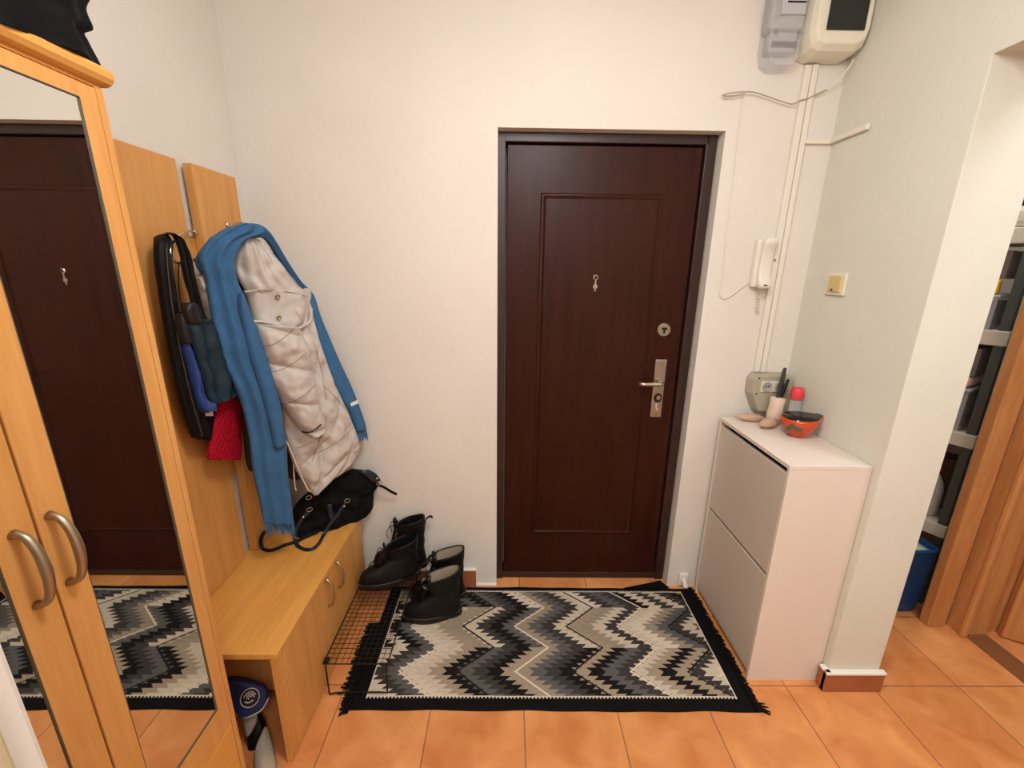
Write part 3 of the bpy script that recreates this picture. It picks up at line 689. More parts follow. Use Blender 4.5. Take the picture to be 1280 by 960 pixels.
hood = sheet([(296, 297, 322, 299), (292, 306, 334, 308), (292, 325, 349, 326), (296, 345, 364, 345), (303, 358, 380, 358), (308, 365, 387, 364)], CO, CN, thick=.07, bulge=.045, off=.035, folds=4.5, amp=.0045, wr=.022, ws=13, N=40, m=8, drift=.7)
part('hood', hood, PUFF, ct, True)
flap = sheet([(304, 363, 388, 361), (308, 372, 389, 370), (311, 386, 386, 386), (314, 398, 384, 402), (316, 404, 374, 410)], CO, CN, thick=.05, bulge=.045, off=.040, folds=3, amp=.003, wr=.012, ws=14, N=30, m=6)
part('storm_flap', flap, PUFF, ct, True)
def curve_on(px, off, r, o=CO, n=CN, nn=8, m=6):
    O = Vector(o)+Vector(n).normalized()*off
    return MB().tube(smoothp([at(u, v, O, n) for u, v in px], m), r, nn)
part('gather_seam', curve_on([(306, 365), (325, 362), (345, 362), (365, 365), (384, 369)], .085, .0022), PUFF, ct, True)
part('flap_piping', curve_on([(315, 402), (330, 402), (350, 407), (368, 411), (380, 407), (388, 400), (389, 385)], .082, .0052), PUFF, ct, True)
for u, v in ((347, 371), (348.5, 397)):
    p = at(u, v, Vector(CO)+Vector(CN).normalized()*.089, CN)
    Mx = Vector(CN).to_track_quat('Z', 'Y').to_matrix().to_4x4()
    part('snap', MB().lathe([(0, 0), (.0075, 0), (.0085, .002), (.006, .004), (.003, .002), (0, .002)], p, 16, M=Mx), NICKEL, ct)
sl = sheet([(316, 404, 372, 408), (320, 425, 380, 424), (326, 445, 385, 440), (333, 468, 389, 460), (342, 488, 392, 479), (352, 506, 396, 496), (363, 524, 400, 514), (374, 537, 403, 526), (381, 543, 403, 531)], CO, CN, thick=.05, bulge=.058, off=.068, fn=quilt(3.5, 0, .026, -.35), wr=.018, ws=16, N=40, m=14)
slo = part('sleeve', sl, PUFF, ct, True)
from mathutils.bvhtree import BVHTree
def bvh_of(o):
    w_ = wloc(o); return BVHTree.FromPolygons([w_+v.co for v in o.data.vertices], [tuple(p.vertices) for p in o.data.polygons])
def seam(o, px, r):                                   # a thin tube lying on the cloth's surface
    t = bvh_of(o); pts = []
    for u, v in [(p[0], p[1]) for p in crom([list(p) for p in px], 8)]:
        d = ray(u, v).normalized(); h, n_, _, _ = t.ray_cast(CAM, d)
        if h is not None: pts.append(h+d*r*.25)
    return MB().tube(pts, r, 6)
SEAM = mat('seam_crease_shade', rgb(142, 129, 121), .9)  # crease shade of the quilting seams put into a darker colour
for px in ([(324, 433), (340, 431), (354, 423), (367, 412)], [(335, 466), (352, 462), (368, 453), (384, 440)], [(350, 506), (364, 503), (380, 494), (394, 481)], [(330, 452), (334, 447), (339, 449)]):
    part('seam', seam(slo, px, .0016), SEAM, ct)
for px in ([(404, 482), (418, 495), (432, 512), (444, 530)], [(392, 568), (410, 560), (430, 546), (442, 534)], [(409, 520), (403, 540), (396, 560), (390, 578)], [(392, 430), (400, 455), (404, 478), (408, 500)], [(372, 560), (384, 556), (398, 546), (407, 536)]):
    part('seam', seam(cbo, px, .0015), SEAM, ct)
part('cuff_edge', seam(slo, [(378, 539.5), (386, 540.5), (394, 536.5), (401, 530.5)], .0035), PUFFD, ct, label='dark cuff edge')  # dark tube along the sleeve end, drawn for its dark opening
part('sleeve', sheet([(244, 346, 268, 344), (247, 360, 275, 360), (252, 378, 282, 378), (258, 396, 288, 396), (264, 410, 290, 410)], CO, CN, thick=.03, bulge=.03, off=.03, folds=2, amp=.004, wr=.02, ws=25, fn=quilt(3, 0, .01), N=18, m=6), PUFF, ct, True)
part('zip_edge', curve_on([(352, 540), (362, 560), (371, 582), (380, 602), (387, 614), (397, 609), (412, 600)], .045, .0028), PAPER, ct, True)
part('snap', MB().lathe([(0, 0), (.006, 0), (.006, .003), (0, .004)], at(347, 496.5, Vector(CO)+Vector(CN).normalized()*.06, CN), 12, M=Vector(CN).to_track_quat('Z', 'Y').to_matrix().to_4x4()), NICKEL, ct)

bc = tag(part('dark_coat', sheet([(268, 330, 330, 330), (276, 380, 340, 380), (288, 440, 350, 440), (297, 490, 360, 490), (303, 540, 370, 540), (307, 575, 378, 580), (311, 588, 382, 600)], CO, CN, thick=.012, bulge=.008, off=-.045, folds=3, amp=.010, wr=.02, N=30), BROWNF, None, True), 'dark brown coat almost hidden behind the grey puffer coat', 'coat')
for px in ([(366, 560), (367, 585), (369, 610), (371, 612)],):
    part('drawstring', curve_on(px, .01, .0022), PAPER, bc)

# scarf
sf = thing('wool_scarf', 'long blue wool scarf draped over the grey puffer coat', 'scarf', (-.93, 1.55, 1.68))
main = sheet([(303, 279, 322, 281), (278, 287, 330, 292), (259, 302, 306, 302), (247, 321, 295, 325), (256, 348, 297, 350), (260, 375, 306, 372), (267, 415, 319, 410), (276, 448, 331, 456), (292, 482, 343, 490), (304, 514, 352, 520), (311, 548, 358, 550), (316, 590, 360, 590), (324, 628, 365, 630), (329, 652, 367, 654)], CO, CN, thick=.022, bulge=.030, off=.082, folds=2.5, amp=.0055, wr=.012, ws=9, N=40, m=7, drift=.35)
part('front_tail', main, BLUEF, sf, True)
over = sheet([(297, 366, 304, 366), (297, 386, 312, 386), (304, 416, 322, 413), (311, 446, 333, 444), (320, 474, 342, 474), (329, 505, 350, 502), (336, 530, 354, 528), (342, 560, 356, 556)], CO, CN, thick=.012, bulge=.020, off=.105, folds=1, amp=.004, N=16, m=6)
part('inner_fold', over, BLUEF, sf, True)
top = sheet([(290, 287, 294, 304), (305, 280, 308, 300), (322, 280, 326, 297), (334, 287, 333, 300), (345, 303, 341, 309), (356, 322, 351, 326), (370, 344, 366, 348), (380, 358, 377, 361)], CO, CN, thick=.05, bulge=.020, off=.040, folds=1, amp=.005, N=16, m=6)
part('shoulder_band', top, BLUEF, sf, True)
part('left_fold', sheet([(262, 298, 272, 292), (246, 318, 262, 312), (244, 330, 258, 335), (250, 340, 258, 345)], CO, CN, thick=.02, bulge=.02, off=.06, N=12, m=5), BLUEF, sf, True)
rear = sheet([(374, 352, 383, 358), (380, 372, 393, 370), (386, 395, 401, 395), (394, 425, 413, 424), (404, 455, 425, 452), (416, 485, 439, 482), (433, 510, 449, 507), (441, 530, 456, 527), (444, 538, 458, 536)], CO, CN, thick=.02, bulge=.014, off=.005, folds=1, amp=.004, wr=.006, N=18, m=6)
part('rear_tail', rear, BLUEF, sf, True)
fg = MB(); OO = Vector(CO)+Vector(CN).normalized()*.088
for i in range(26):
    t = (i+.5)/26; u0 = 329+38*t; ju = random.uniform(-1.2, 1.2)
    a = at(u0, 651, OO+Vector(CN)*.012*math.sin(t*PI), CN); b_ = at(u0+1.5+ju, 660, OO, CN); c_ = at(u0+3+ju*1.6, 667+random.uniform(-2, 3), OO, CN)
    fg.tube([a, b_, c_], [.0032, .0028, .0016], 6)
part('fringe', fg, BLUEF, sf)['kind'] = 'stuff'
fg = MB(); OO = Vector(CO)+Vector(CN).normalized()*.006
for i in range(12):
    t = (i+.5)/12; u0 = 444.5+13*t
    fg.tube([at(u0, 536, OO, CN), at(u0+1.5, 543, OO, CN), at(u0+2+random.uniform(-1, 1), 550+random.uniform(-2, 3), OO, CN)], [.0032, .0028, .0016], 6)
part('fringe', fg, BLUEF, sf)['kind'] = 'stuff'
part('care_label', sheet([(438, 504, 447, 500), (439, 508, 448, 504)], CO, CN, thick=.001, bulge=.001, off=.024, N=6, m=2), WHITEM, sf, label='white care label')

# strap bag: black leather belt bag on the round hook
WP, WN = (-.975, 1.4, 0), (1, 0, 0)
bg = thing('strap_bag', 'flat black leather strap bag on the left chrome hook', 'bag', (-.97, 1.36, 1.62))
part('strap', sheet([(197, 300, 207, 292), (195, 308, 214, 304), (196, 330, 213, 330), (200, 360, 218, 360), (206, 400, 224, 398), (213, 440, 232, 436), (221, 480, 242, 474), (231, 520, 254, 512), (241, 547, 264, 548)], WP, WN, thick=.02, bulge=.008, off=.01, folds=2.5, amp=.006, N=24, m=6), BLACKL, bg, True)
part('strap', sheet([(205, 291, 215, 291), (214, 291, 228, 300), (221, 302, 233, 310), (227, 322, 238, 322), (232, 345, 242, 345), (238, 370, 248, 370), (244, 395, 254, 397), (246, 415, 256, 418)], WP, WN, thick=.012, bulge=.007, off=.022, folds=1.5, amp=.003, N=16, m=6), BLACKL, bg, True)
part('pouch', sheet([(236, 465, 252, 460), (242, 490, 262, 486), (248, 520, 270, 512), (250, 546, 270, 546), (252, 549, 266, 550)], WP, WN, thick=.03, bulge=.012, off=.0, N=16, m=5), BLACKL, bg, True)
part('stitching', MB().tube(smoothp([at(u, v, Vector(WP)+Vector((.027, 0, 0)), WN) for u, v in ((208, 310), (211, 350), (218, 400), (228, 450), (240, 500), (253, 545))]), .0011, 5), mat('bronze_stitch', rgb(96, 78, 52), .7), bg)

# umbrellas
def umbrella(name, label, canopy, rowsc, rowsh, off, fab, cord):
    u = thing(name, label, 'umbrella', at(*canopy, Vector(WP)+Vector((off, 0, 0)), WN), 'folding umbrellas on the coat hook')
    part('folded_canopy', sheet(rowsc, WP, WN, thick=.03, bulge=.020, off=off, folds=2, amp=.006, wr=.012, ws=20, N=24, m=6, drift=.3), fab, u, True)
    part('grip', sheet(rowsh, WP, WN, thick=.022, bulge=.018, off=off+.004, N=16, m=5), BLACKPL, u, True)
    part('wrist_cord', MB().tube(smoothp([at(p[0], p[1], Vector(WP)+Vector((off+.01, 0, 0)), WN) for p in cord]), .002, 6), BLACKL, u)
umbrella('folding_umbrella', 'dark teal folded umbrella with black grip hanging beside blue scarf', (250, 385), [(234, 401, 262, 399), (237, 412, 270, 408), (243, 435, 277, 430), (250, 458, 284, 452), (256, 480, 290, 474), (261, 498, 294, 491), (266, 505, 288, 496)],
         [(231, 380, 240, 378), (230, 388, 247, 384), (233, 400, 252, 398), (236, 405, 254, 402)], .055, NAVYF, [(240, 381), (236, 355), (230, 330), (226, 328), (232, 355), (242, 380)])
umbrella('folding_umbrella', 'cobalt blue folded umbrella between black straps and dark teal umbrella', (228, 400), [(229, 428, 241, 426), (232, 440, 246, 436), (238, 460, 254, 456), (244, 485, 261, 480), (250, 508, 266, 503), (255, 516, 264, 511)],
         [(222, 392, 231, 390), (222, 402, 235, 399), (225, 418, 239, 415), (229, 430, 241, 428)], .034, COBALT, [(227, 391), (224, 365), (223, 340), (224, 329)])
tag(part('paper_tag', sheet([(256, 514, 266, 511), (257, 520, 267, 520)], WP, WN, thick=.002, bulge=.001, off=.03, N=6, m=2), PAPER), 'small cream paper tag below the cobalt umbrella tip', 'tag')
rb = thing('quilted_bag', 'crimson quilted fabric bag hanging behind the dark teal umbrella', 'bag', (-.96, 1.5, 1.1))
part('bag_body', sheet([(278, 490, 296, 486), (272, 505, 299, 500), (268, 525, 301, 520), (265, 545, 302, 542), (262, 562, 302, 560), (262, 573, 301, 573), (266, 575, 298, 575)], WP, WN, thick=.03, bulge=.014, off=.012, N=22, m=5), CRIM, rb, True)
part('bag_top', sheet([(262, 420, 275, 420), (268, 440, 288, 440), (275, 465, 298, 465), (280, 490, 306, 490), (284, 512, 308, 512)], WP, WN, thick=.02, bulge=.010, off=.0, folds=1, amp=.004, N=16, m=5), CRIM, rb, True)

# black bag on top of the wardrobe
WT = thing('cloth_bag', 'black soft cloth bag slumped on top of the wardrobe', 'bag', (-.9, .85, 1.945))
part('bag_body', sheet([(-70, 18, 116, 82), (-70, 0, 119, 84), (-70, -10, 106, 54), (-70, -25, 101, 43), (-70, -40, 109, 38), (-70, -50, 99, 14), (-70, -70, 105, -5), (-70, -100, 112, -40), (-50, -140, 80, -90)], (WX-.03, 1, 0), (1, 0, .0), thick=.16, bulge=.055, folds=2, amp=.008, wr=.02, ws=7, N=26, m=6), BLACKF, WT, True)

# ================================================================== HANDBAG on the bench
HO, HN = (-.735, 1.625, 0), (.5, -.86, .12)
hb = thing('handbag', 'black nylon handbag with navy leather straps slumped on the bench', 'handbag', (-.74, 1.64, BZ))
part('bag_body', sheet([(440, 592, 458, 591), (418, 600, 470, 597), (392, 612, 474, 603), (372, 628, 468, 614), (364, 642, 467, 624), (362, 654, 465, 637), (364, 662, 452, 648), (370, 668, 425, 658)], HO, HN, thick=.09, bulge=.05, off=0, wr=.028, ws=15, folds=1.5, amp=.006, N=34, m=7), BLACKF, hb, True)
part('top_flap', sheet([(398, 606, 456, 589), (402, 614, 466, 597), (410, 622, 472, 606), (420, 628, 470, 612)], HO, HN, thick=.02, bulge=.020, off=.030, wr=.012, ws=20, N=24, m=5), BLACKF, hb, True)
part('corner_patch', sheet([(450, 591, 461, 587), (458, 597, 470, 592), (465, 603, 476, 600)], HO, HN, thick=.012, bulge=.010, off=.055, N=12, m=5), NAVYL, hb, True)
def strap(px, off, wd, th=.28):
    O = Vector(HO)+Vector(HN).normalized()*off
    pts = []
    for u, v in px:
        p = at(u, v, O, HN)
        if p.z < BZ+.006: p = at(u, v, (0, 0, BZ+.006), (0, 0, 1))
        pts.append(p)
    return MB().tube(smoothp(pts, 7), wd, 10, flat=th, up=(.5, -.86, .3))
part('handle', strap([(386, 640), (378, 648), (371, 660), (369, 672), (372, 682), (381, 687), (391, 686), (399, 679), (405, 668), (412, 656), (420, 646), (428, 634), (432, 630)], .062, .0080), NAVYL, hb, True)
part('shoulder_strap', strap([(398, 664), (385, 670), (370, 677), (355, 682), (343, 687), (335, 688), (328, 685), (326, 676), (329, 667), (335, 663)], .05, .0075), BLACKL, hb, True)
part('belt_loop', sheet([(408, 630, 416, 629), (409, 640, 417, 639), (411, 650, 420, 649)], HO, HN, thick=.008, bulge=.010, off=.052, N=10, m=4), NAVYL, hb, True)
part('strap_end', strap([(472, 606), (480, 609), (488, 614), (496, 618)], .045, [.008, .008, .0065, .006, .006, .006, .006, .006, .006, .006, .006, .006, .006, .006, .006, .006, .006, .006, .006, .006, .006, .006][:22], .3), BLACKF, hb, True)
def dring(u, v, off, r):
    c = at(u, v, Vector(HO)+Vector(HN).normalized()*off, HN); e = Vector((.86, .5, 0)); up = Vector((-.06, .1, 1))
    return MB().tube([c+e*r*math.cos(2*PI*k/20)*1.1+up*r*math.sin(2*PI*k/20)*.8 for k in range(20)], .0018, 8, closed=True)
for u, v in ((387, 637), (434, 626), (386, 622), (474, 604)):
    part('ring', dring(u, v, .068, .010), NICKEL, hb, True)
for u, v in ((379, 646), (430, 633), (471, 598)):
    part('rivet', MB().lathe([(0, 0), (.005, 0), (.004, .003), (0, .004)], at(u, v, Vector(HO)+Vector(HN).normalized()*.073, HN), 12, M=Vector(HN).to_track_quat('Z', 'Y').to_matrix().to_4x4()), CHROME, hb, True)

# ================================================================== WIRE RACK
rk = thing('wire_shoe_rack', 'low black wire mesh shoe rack beside the bench', 'rack', (-.56, 1.46, 0))
kx0, kx1, ky0, ky1, kz = -.668, -.432, 1.228, 1.785, .150
part('frame', MB().tube([(kx0, ky0, kz), (kx1, ky0, kz), (kx1, ky1, kz), (kx0, ky1, kz)], .0030, 8, closed=True), WIRE, rk)
g = MB(); nx, ny = 11, 26
for i in range(1, nx): g.tube([(kx0+(kx1-kx0)*i/nx, ky0, kz), (kx0+(kx1-kx0)*i/nx, ky1, kz)], .0012, 6)
for j in range(1, ny): g.tube([(kx0, ky0+(ky1-ky0)*j/ny, kz+.002), (kx1, ky0+(ky1-ky0)*j/ny, kz+.002)], .0012, 6)
part('wire_grid', g, WIRE, rk)
for y, s in ((ky0+.004, 1), (ky1-.03, -1)):
    l = MB().tube([(kx0+.006, y, kz), (kx0+.008, y-.004*s, .012), (kx0+.012, y-.004*s, .0045), (kx0+.022, y-.004*s, .010), (kx0+.05, y-.004*s, .014), (kx1-.04, y-.004*s, .016), (kx1-.018, y-.004*s, .014), (kx1-.009, y-.004*s, .0135), (kx1-.006, y, kz)], .0030, 8)
    part('leg', l, WIRE, rk)
part('hinge_clip', MB().box(kx0-.004, kx0+.016, ky0+.006, ky0+.026, kz-.006, kz+.006, bev=.002), BLACKPL, rk)

# ================================================================== BOOTS
def foot(t, L_, W_):                         # outline of a sole, toe at +x
    a = 2*PI*t; x = math.cos(a); y = math.sin(a)
    wv = .80+.20*x if x > 0 else .80-.05*x
    wv = {0: 0}.get(None, .78+.22*math.sin(PI*min(1, max(0, (x+.55)/1.45)))) if x > -.55 else .78
    return x*L_/2, math.copysign(abs(y)**.8, y)*W_/2*wv
def boot(name, label, group, pos, ang, H=.235, L_=.275, W_=.098, lining=None, lean=0, flop=0, tab=False, tongue_out=0):
    bt = thing(name, label, 'boot', pos, group); P = Vector(pos); ca, sa = math.cos(ang), math.sin(ang)
    def T(x, y, z): return P+Vector((x*ca-y*sa, x*sa+y*ca, z))
    NN = 32
    def ring(xb, xf, w, z, n=NN, e=.85, shear=0):
        c = (xb+xf)/2; return [T(*(c+(xf-xb)/2*math.copysign(abs(math.cos(2*PI*k/n))**e, math.cos(2*PI*k/n)), w*math.copysign(abs(math.sin(2*PI*k/n))**e, math.sin(2*PI*k/n)), z+shear*math.cos(2*PI*k/n))) for k in range(n)]
    def fr_(s, z): return [T(*(foot(k/NN, L_*s, W_*s)), z) for k in range(NN)]
    sole = MB().loft([fr_(.97, 0), fr_(1.02, .004), fr_(1.03, .022), fr_(1.0, .030)])
    so_ = part('sole', sole, RUBBER, bt, True)
    we = MB().tube([Vector(p) for p in fr_(1.025, .030)], .0028, 6, closed=True); part('welt', we, WELT, bt, True)
    h = L_/2
    secs = [(-h*.97, h*.98, W_*.47, .028, 0), (-h*.98, h*.985, W_*.485, .042, 0), (-h*.97, h*.95, W_*.475, .058, 0), (-h*.95, h*.88, W_*.455, .072, 0), (-h*.94, h*.72, W_*.44, .086, .002), (-h*.93, h*.48, W_*.42, .100, .003), (-h*.925, h*.26, W_*.40, .116, .005), (-h*.93, h*.08, W_*.39, .13, .006)]
    zt = H
    for i in range(1, 7):
        q = i/6; secs.append((-h*(.94+.05*q)-lean*q, h*(.06-.02*q)-lean*q*.6+flop*q*q, W_*(.39+.06*q), .13+(zt-.13)*q, -.0+.008+.012*q+flop*.2*q))
    rr = [list(s) for s in secs]; rr = crom(rr, 3)
    up = MB(); rings = []
    for (a, b, w_, z, sh) in rr:
        rg_ = ring(a, b, w_, z, shear=-sh)
        wob = .0022 if z > .07 else 0
        rg_ = [p+Vector((noise.noise(p*26), noise.noise(p*26+Vector((9, 9, 9))), 0))*wob*1.6 for p in rg_]
        rings.append(rg_)
    up.loft(rings, cap0=True, cap1=False)
    # roll the collar over and go back down inside
    a, b, w_, z, sh = rr[-1]
    inn = [ring(a+.004, b-.004, w_-.004, z+.003, shear=-sh), ring(a+.008, b-.008, w_-.008, z-.004, shear=-sh)]
    upo = MB().loft(rings+inn, cap0=True, cap1=False)
    up.bm.free()
    part('upper', upo, BOOTL, bt, True)
    il = [ring(a+.0075, b-.0075, w_-.0075, z-.002, shear=-sh), ring(a+.011, b-.014, w_-.011, z-.03, shear=-sh), ring(a+.014, -h*.02, w_-.013, z-.07), ring(-h*.88, h*.1, W_*.33, .075), ring(-h*.80, h*.0, W_*.26, .060)]
    part('lining', MB().loft(il, cap0=False, cap1=True), lining or BLACKF, bt, True)
    # tongue
    tg = []; zb = .10
    for i in range(9):
        t = i/8; z = zb+(H+.006+tongue_out-zb)*t; xc = h*(.33-.36*min(1, t*1.4))+ (.018*t+tongue_out*.5*t); wd = .021+.006*t - (.010 if i == 8 else 0)
        tg.append([T(xc+dx_, y_, z) for dx_, y_ in [(.004, -wd), (.008, -wd*.5), (.010, 0), (.008, wd*.5), (.004, wd), (0, wd), (.003, wd*.5), (.004, 0), (.003, -wd*.5), (0, -wd)]])
    part('tongue', MB().loft(tg), BOOTL, bt, True)
    # laces
    lc = MB()
    for i in range(6):
        t = i/5; z = .098+(H-.025-.098)*t; xf = h*(.42-.36*min(1, t*2.2)) + .006; s = 1 if i % 2 else -1
        lc.tube([T(xf-.012, -.024, z), T(xf+.003, -.010, z+.004), T(xf+.006, 0, z+.007*s), T(xf+.003, .010, z+.006), T(xf-.012, .024, z+.008)], .0019, 6)
        lc.tube([T(xf-.012, .024, z), T(xf+.004, .004, z+.006), T(xf-.012, -.024, z+.012)], .0018, 6)
    xf = h*.10
    lc.tube(smoothp([T(xf, 0, H-.03), T(xf+.02, .02, H-.02), T(xf+.035, .030, H-.045), T(xf+.03, .035, H-.075)]), .0018, 6)
    lc.tube(smoothp([T(xf, 0, H-.03), T(xf+.02, -.02, H-.022), T(xf+.034, -.032, H-.05), T(xf+.03, -.036, H-.09)]), .0018, 6)
    part('laces', lc, BLACKF, bt, True)
    if tab:
        part('pull_tab', MB().tube(smoothp([T(-h*1.0-lean, 0, H-.02), T(-h*1.05-lean, 0, H+.006), T(-h*1.2-lean, 0, H+.020), T(-h*1.28-lean, 0, H+.012)]), .009, 8, flat=.3, up=(0, 0, 1)), BOOTL, bt, True)
    return bt
boot('ankle_boot', 'black lace-up boot with beige fleece lining standing nearest on the rug', 'fleece-lined boots on the rug', (-.335, 1.598, .0095), math.radians(189), H=.222, lining=FLEECE, L_=.265, flop=.045)
boot('ankle_boot', 'black fleece-lined boot behind its pair, close to the back wall', 'fleece-lined boots on the rug', (-.328, 1.716, .0095), math.radians(184), H=.245, lining=FLEECE, L_=.265, flop=.035)
boot('ankle_boot', 'black laced boot lying low on the wire rack, nearer of the pair', 'black boots on the wire rack', (-.535, 1.652, kz+.0035), math.radians(202), H=.195, L_=.275, flop=.006)
boot('ankle_boot', 'tall black boot with pull tab on the wire rack against back wall', 'black boots on the wire rack', (-.512, 1.755, kz+.0035), math.radians(181), H=.255, L_=.255, W_=.088, tab=True)

# ---- slippers in the open end of the bench
NO_, NN_ = (-.76, 1.06, 0), (.25, -.85, .5)
ss = thing('slide_sandal', 'navy rubber slide sandal with round white emblem in the open bench end', 'sandal', (-.77, 1.08, .2))
part('strap', sheet([(282, 848, 312, 851), (282, 856, 331, 856), (286, 868, 336, 866), (290, 880, 334, 877), (294, 889, 326, 887), (298, 895, 314, 893)], NO_, NN_, thick=.03, bulge=.018, off=.03, N=24, m=5), NAVYRUB, ss, True)
part('rim', MB().tube(smoothp([at(u, v, Vector(NO_)+Vector(NN_)*.034, NN_) for u, v in ((296, 894), (306, 897), (318, 893), (328, 886), (336, 872))]), .0022, 6), WHITEM, ss)
NNn = Vector(NN_).normalized(); ec = at(312.5, 872, Vector(NO_)+NNn*.0515, NN_); ME = NNn.to_track_quat('Z', 'Y').to_matrix().to_4x4()
part('emblem_disc', MB().lathe([(0, 0), (.0265, 0), (.0265, .001), (0, .0012)], ec, 32, M=ME), mat('dark_emblem', rgb(30, 30, 36), .6), ss)
emb = MB(); XA = ME.to_3x3() @ Vector((1, 0, 0)); YA = ME.to_3x3() @ Vector((0, 1, 0)); EC = ec+NNn*.0018
emb.tube([EC+(XA*math.cos(2*PI*k/40)+YA*math.sin(2*PI*k/40))*.0275 for k in range(40)], .0015, 6, closed=True)
for r0, a0, a1 in ((.018, .3, 3.0), (.0135, -.2, 2.6), (.009, .2, 3.4), (.0045, 0, 4.5)):
    emb.tube([EC+(XA*math.cos(a0+(a1-a0)*k/14)+YA*math.sin(a0+(a1-a0)*k/14))*r0 for k in range(15)], .0013, 5)
emb.tube([EC-XA*.015-YA*.009, EC-XA*.003-YA*.0135, EC+XA*.0105-YA*.009], .0025, 6)
part('emblem', emb, WHITEM, ss)
s2 = thing('sneaker', 'black shoe with grey sole under the navy sandal in the bench', 'shoe', (-.77, 1.10, .1))
part('sole', sheet([(302, 890, 320, 890), (303, 900, 322, 897), (306, 912, 318, 910), (308, 920, 312, 919)], NO_, NN_, thick=.02, bulge=.010, off=.006, N=14, m=4), GREYSOLE, s2, True)
part('upper', sheet([(306, 896, 324, 893), (306, 908, 332, 905), (308, 922, 332, 920), (310, 936, 328, 934), (312, 948, 318, 946)], NO_, NN_, thick=.04, bulge=.018, off=-.020, N=14, m=4, wr=.008, ws=18), BLACKL, s2, True)

s3 = tag(part('pale_lump', sheet([(330, 922, 338, 920), (322, 934, 341, 930), (318, 948, 344, 944), (318, 962, 346, 958), (322, 974, 342, 972)], (0, 0, .012), (0, 0, 1), thick=.011, bulge=.045, off=0, N=14, m=4, wr=.006, ws=20), FLEECE, None, True), 'pale beige flat lump lowest in the open bench end beside the black shoe', 'shoe')  # lump added for a pale patch on the floor
# ================================================================== BEYOND THE OPENING
part_post = struct('door_frame_1', MB().box(1.938, 2.020, 1.556, 1.600, 0, 2.18, bev=.005).box(1.44, 1.938, 1.556, 1.600, 2.10, 2.18, bev=.005), OAK_Z)
df = MB().box(2.046, 2.060, 1.516, 1.600, 0, 2.18, bev=.003).box(2.036, 2.060, 1.494, 1.516, 0, 2.18, bev=.006).box(2.060, 2.30, 1.530, 1.55, 0, 2.1, bev=.002).box(2.06, 2.16, 1.51, 1.532, 0, 2.1, bev=.004).box(2.046, 2.06, .62, .70, 0, 2.18, bev=.003).box(2.046, 2.06, .70, 1.5, 2.1, 2.18, bev=.003)
struct('door_frame_2', df, OAK_Z)
struct('trim_3', B(2.06, 2.16, .66, 1.53, -.002, .004), mat('threshold', rgb(132, 84, 52), .5))
dl = bpy.data.objects.new('door_2', None); C.objects.link(dl); dl.location = (2.24, 1.52, 0); dl['kind'] = 'structure'
ang = math.radians(-28); Mr = Matrix.Translation((2.225, 1.525, 0)) @ Matrix.Rotation(ang, 4, 'Z')
lf2 = MB().box(0, .80, -.035, 0, .008, 2.03, bev=.003, M=Mr)
part('leaf', lf2, OAK_Z, dl)
fr2 = MB()
for (x0, x1, z0, z1) in ((.12, .68, .15, .95), (.12, .68, 1.07, 1.9)):
    for b_ in ((x0-.02, x0+.01, z0, z1), (x1-.01, x1+.02, z0, z1), (x0, x1, z0-.02, z0+.01), (x0, x1, z1-.01, z1+.02)):
        fr2.box(b_[0], b_[1], -.045, -.033, b_[2], b_[3], bev=.004, M=Mr)
part('panel_moulding', fr2, OAK_Z, dl)

# storage shelf unit in the closet
A0 = Vector((2.034, 1.682, 0)); TD = Vector((-.47, .88, 0)).normalized(); DD = Vector((.88, .47, 0)).normalized()
MS = Matrix.Identity(4)
for i in range(3): MS[i][0] = TD[i]; MS[i][1] = DD[i]; MS[i][3] = A0[i]
su = thing('shelf_unit', 'plastic shelf unit with white shelves and dark grey posts in closet', 'shelf unit', A0)
ZS = (.435, .885, 1.340, 1.745)
for z in ZS: part('shelf', B(0, .58, 0, .33, z-.062, z, bev=.004, M=MS), SHELFW, su)
for x in (.006, .528):
    for y in (.008, .288): part('post', B(x, x+.032, y, y+.036, 0, 1.66, bev=.003, M=MS), GREYPOST, su)
def inshelf(name, label, cat, mb, m, group=None, **k): return tag(part(name, mb, m, None, **k), label, cat, group)
def sbx(x0, x1, y0, y1, z0, z1, bev=.004): return B(x0, x1, y0, y1, z0, z1, bev=bev, M=MS)
E_ = .001
# lowest shelf: bottles
bt1 = thing('detergent_bottle', 'milky white bottle with red cap on the lowest closet shelf', 'bottle', MS @ Vector((.10, .08, ZS[0])))
part('bottle_body', MB().lathe([(0, 0), (.044, 0), (.048, .006), (.047, .12), (.040, .16), (.018, .20), (.016, .215), (0, .215)], MS @ Vector((.105, .08, ZS[0]+E_)), 24, sy=.8), TRANSW, bt1, True)
part('cap', MB().lathe([(0, .214), (.019, .214), (.019, .245), (0, .247)], MS @ Vector((.105, .08, ZS[0]+E_)), 18), mat('dark_red_cap', rgb(120, 30, 26), .4), bt1, True)
inshelf('orange_bottle', 'orange bottle left of the milky bottle on the lowest closet shelf', 'bottle', MB().lathe([(0, 0), (.030, 0), (.032, .005), (.030, .06), (.012, .09), (.011, .11), (0, .11)], MS @ Vector((.205, .08, ZS[0]+E_)), 18), ORP, smooth=True)
inshelf('blue_bottle', 'blue bottle behind the orange one on the lowest closet shelf', 'bottle', MB().lathe([(0, 0), (.034, 0), (.035, .005), (.033, .13), (.014, .165), (.013, .185), (0, .185)], MS @ Vector((.25, .17, ZS[0]+E_)), 18), BLUEB, smooth=True)
inshelf('dark_box', 'dark brown box at the back of the lowest closet shelf', 'box', sbx(.06, .22, .19, .31, ZS[0]+E_, ZS[0]+.26), CARD)
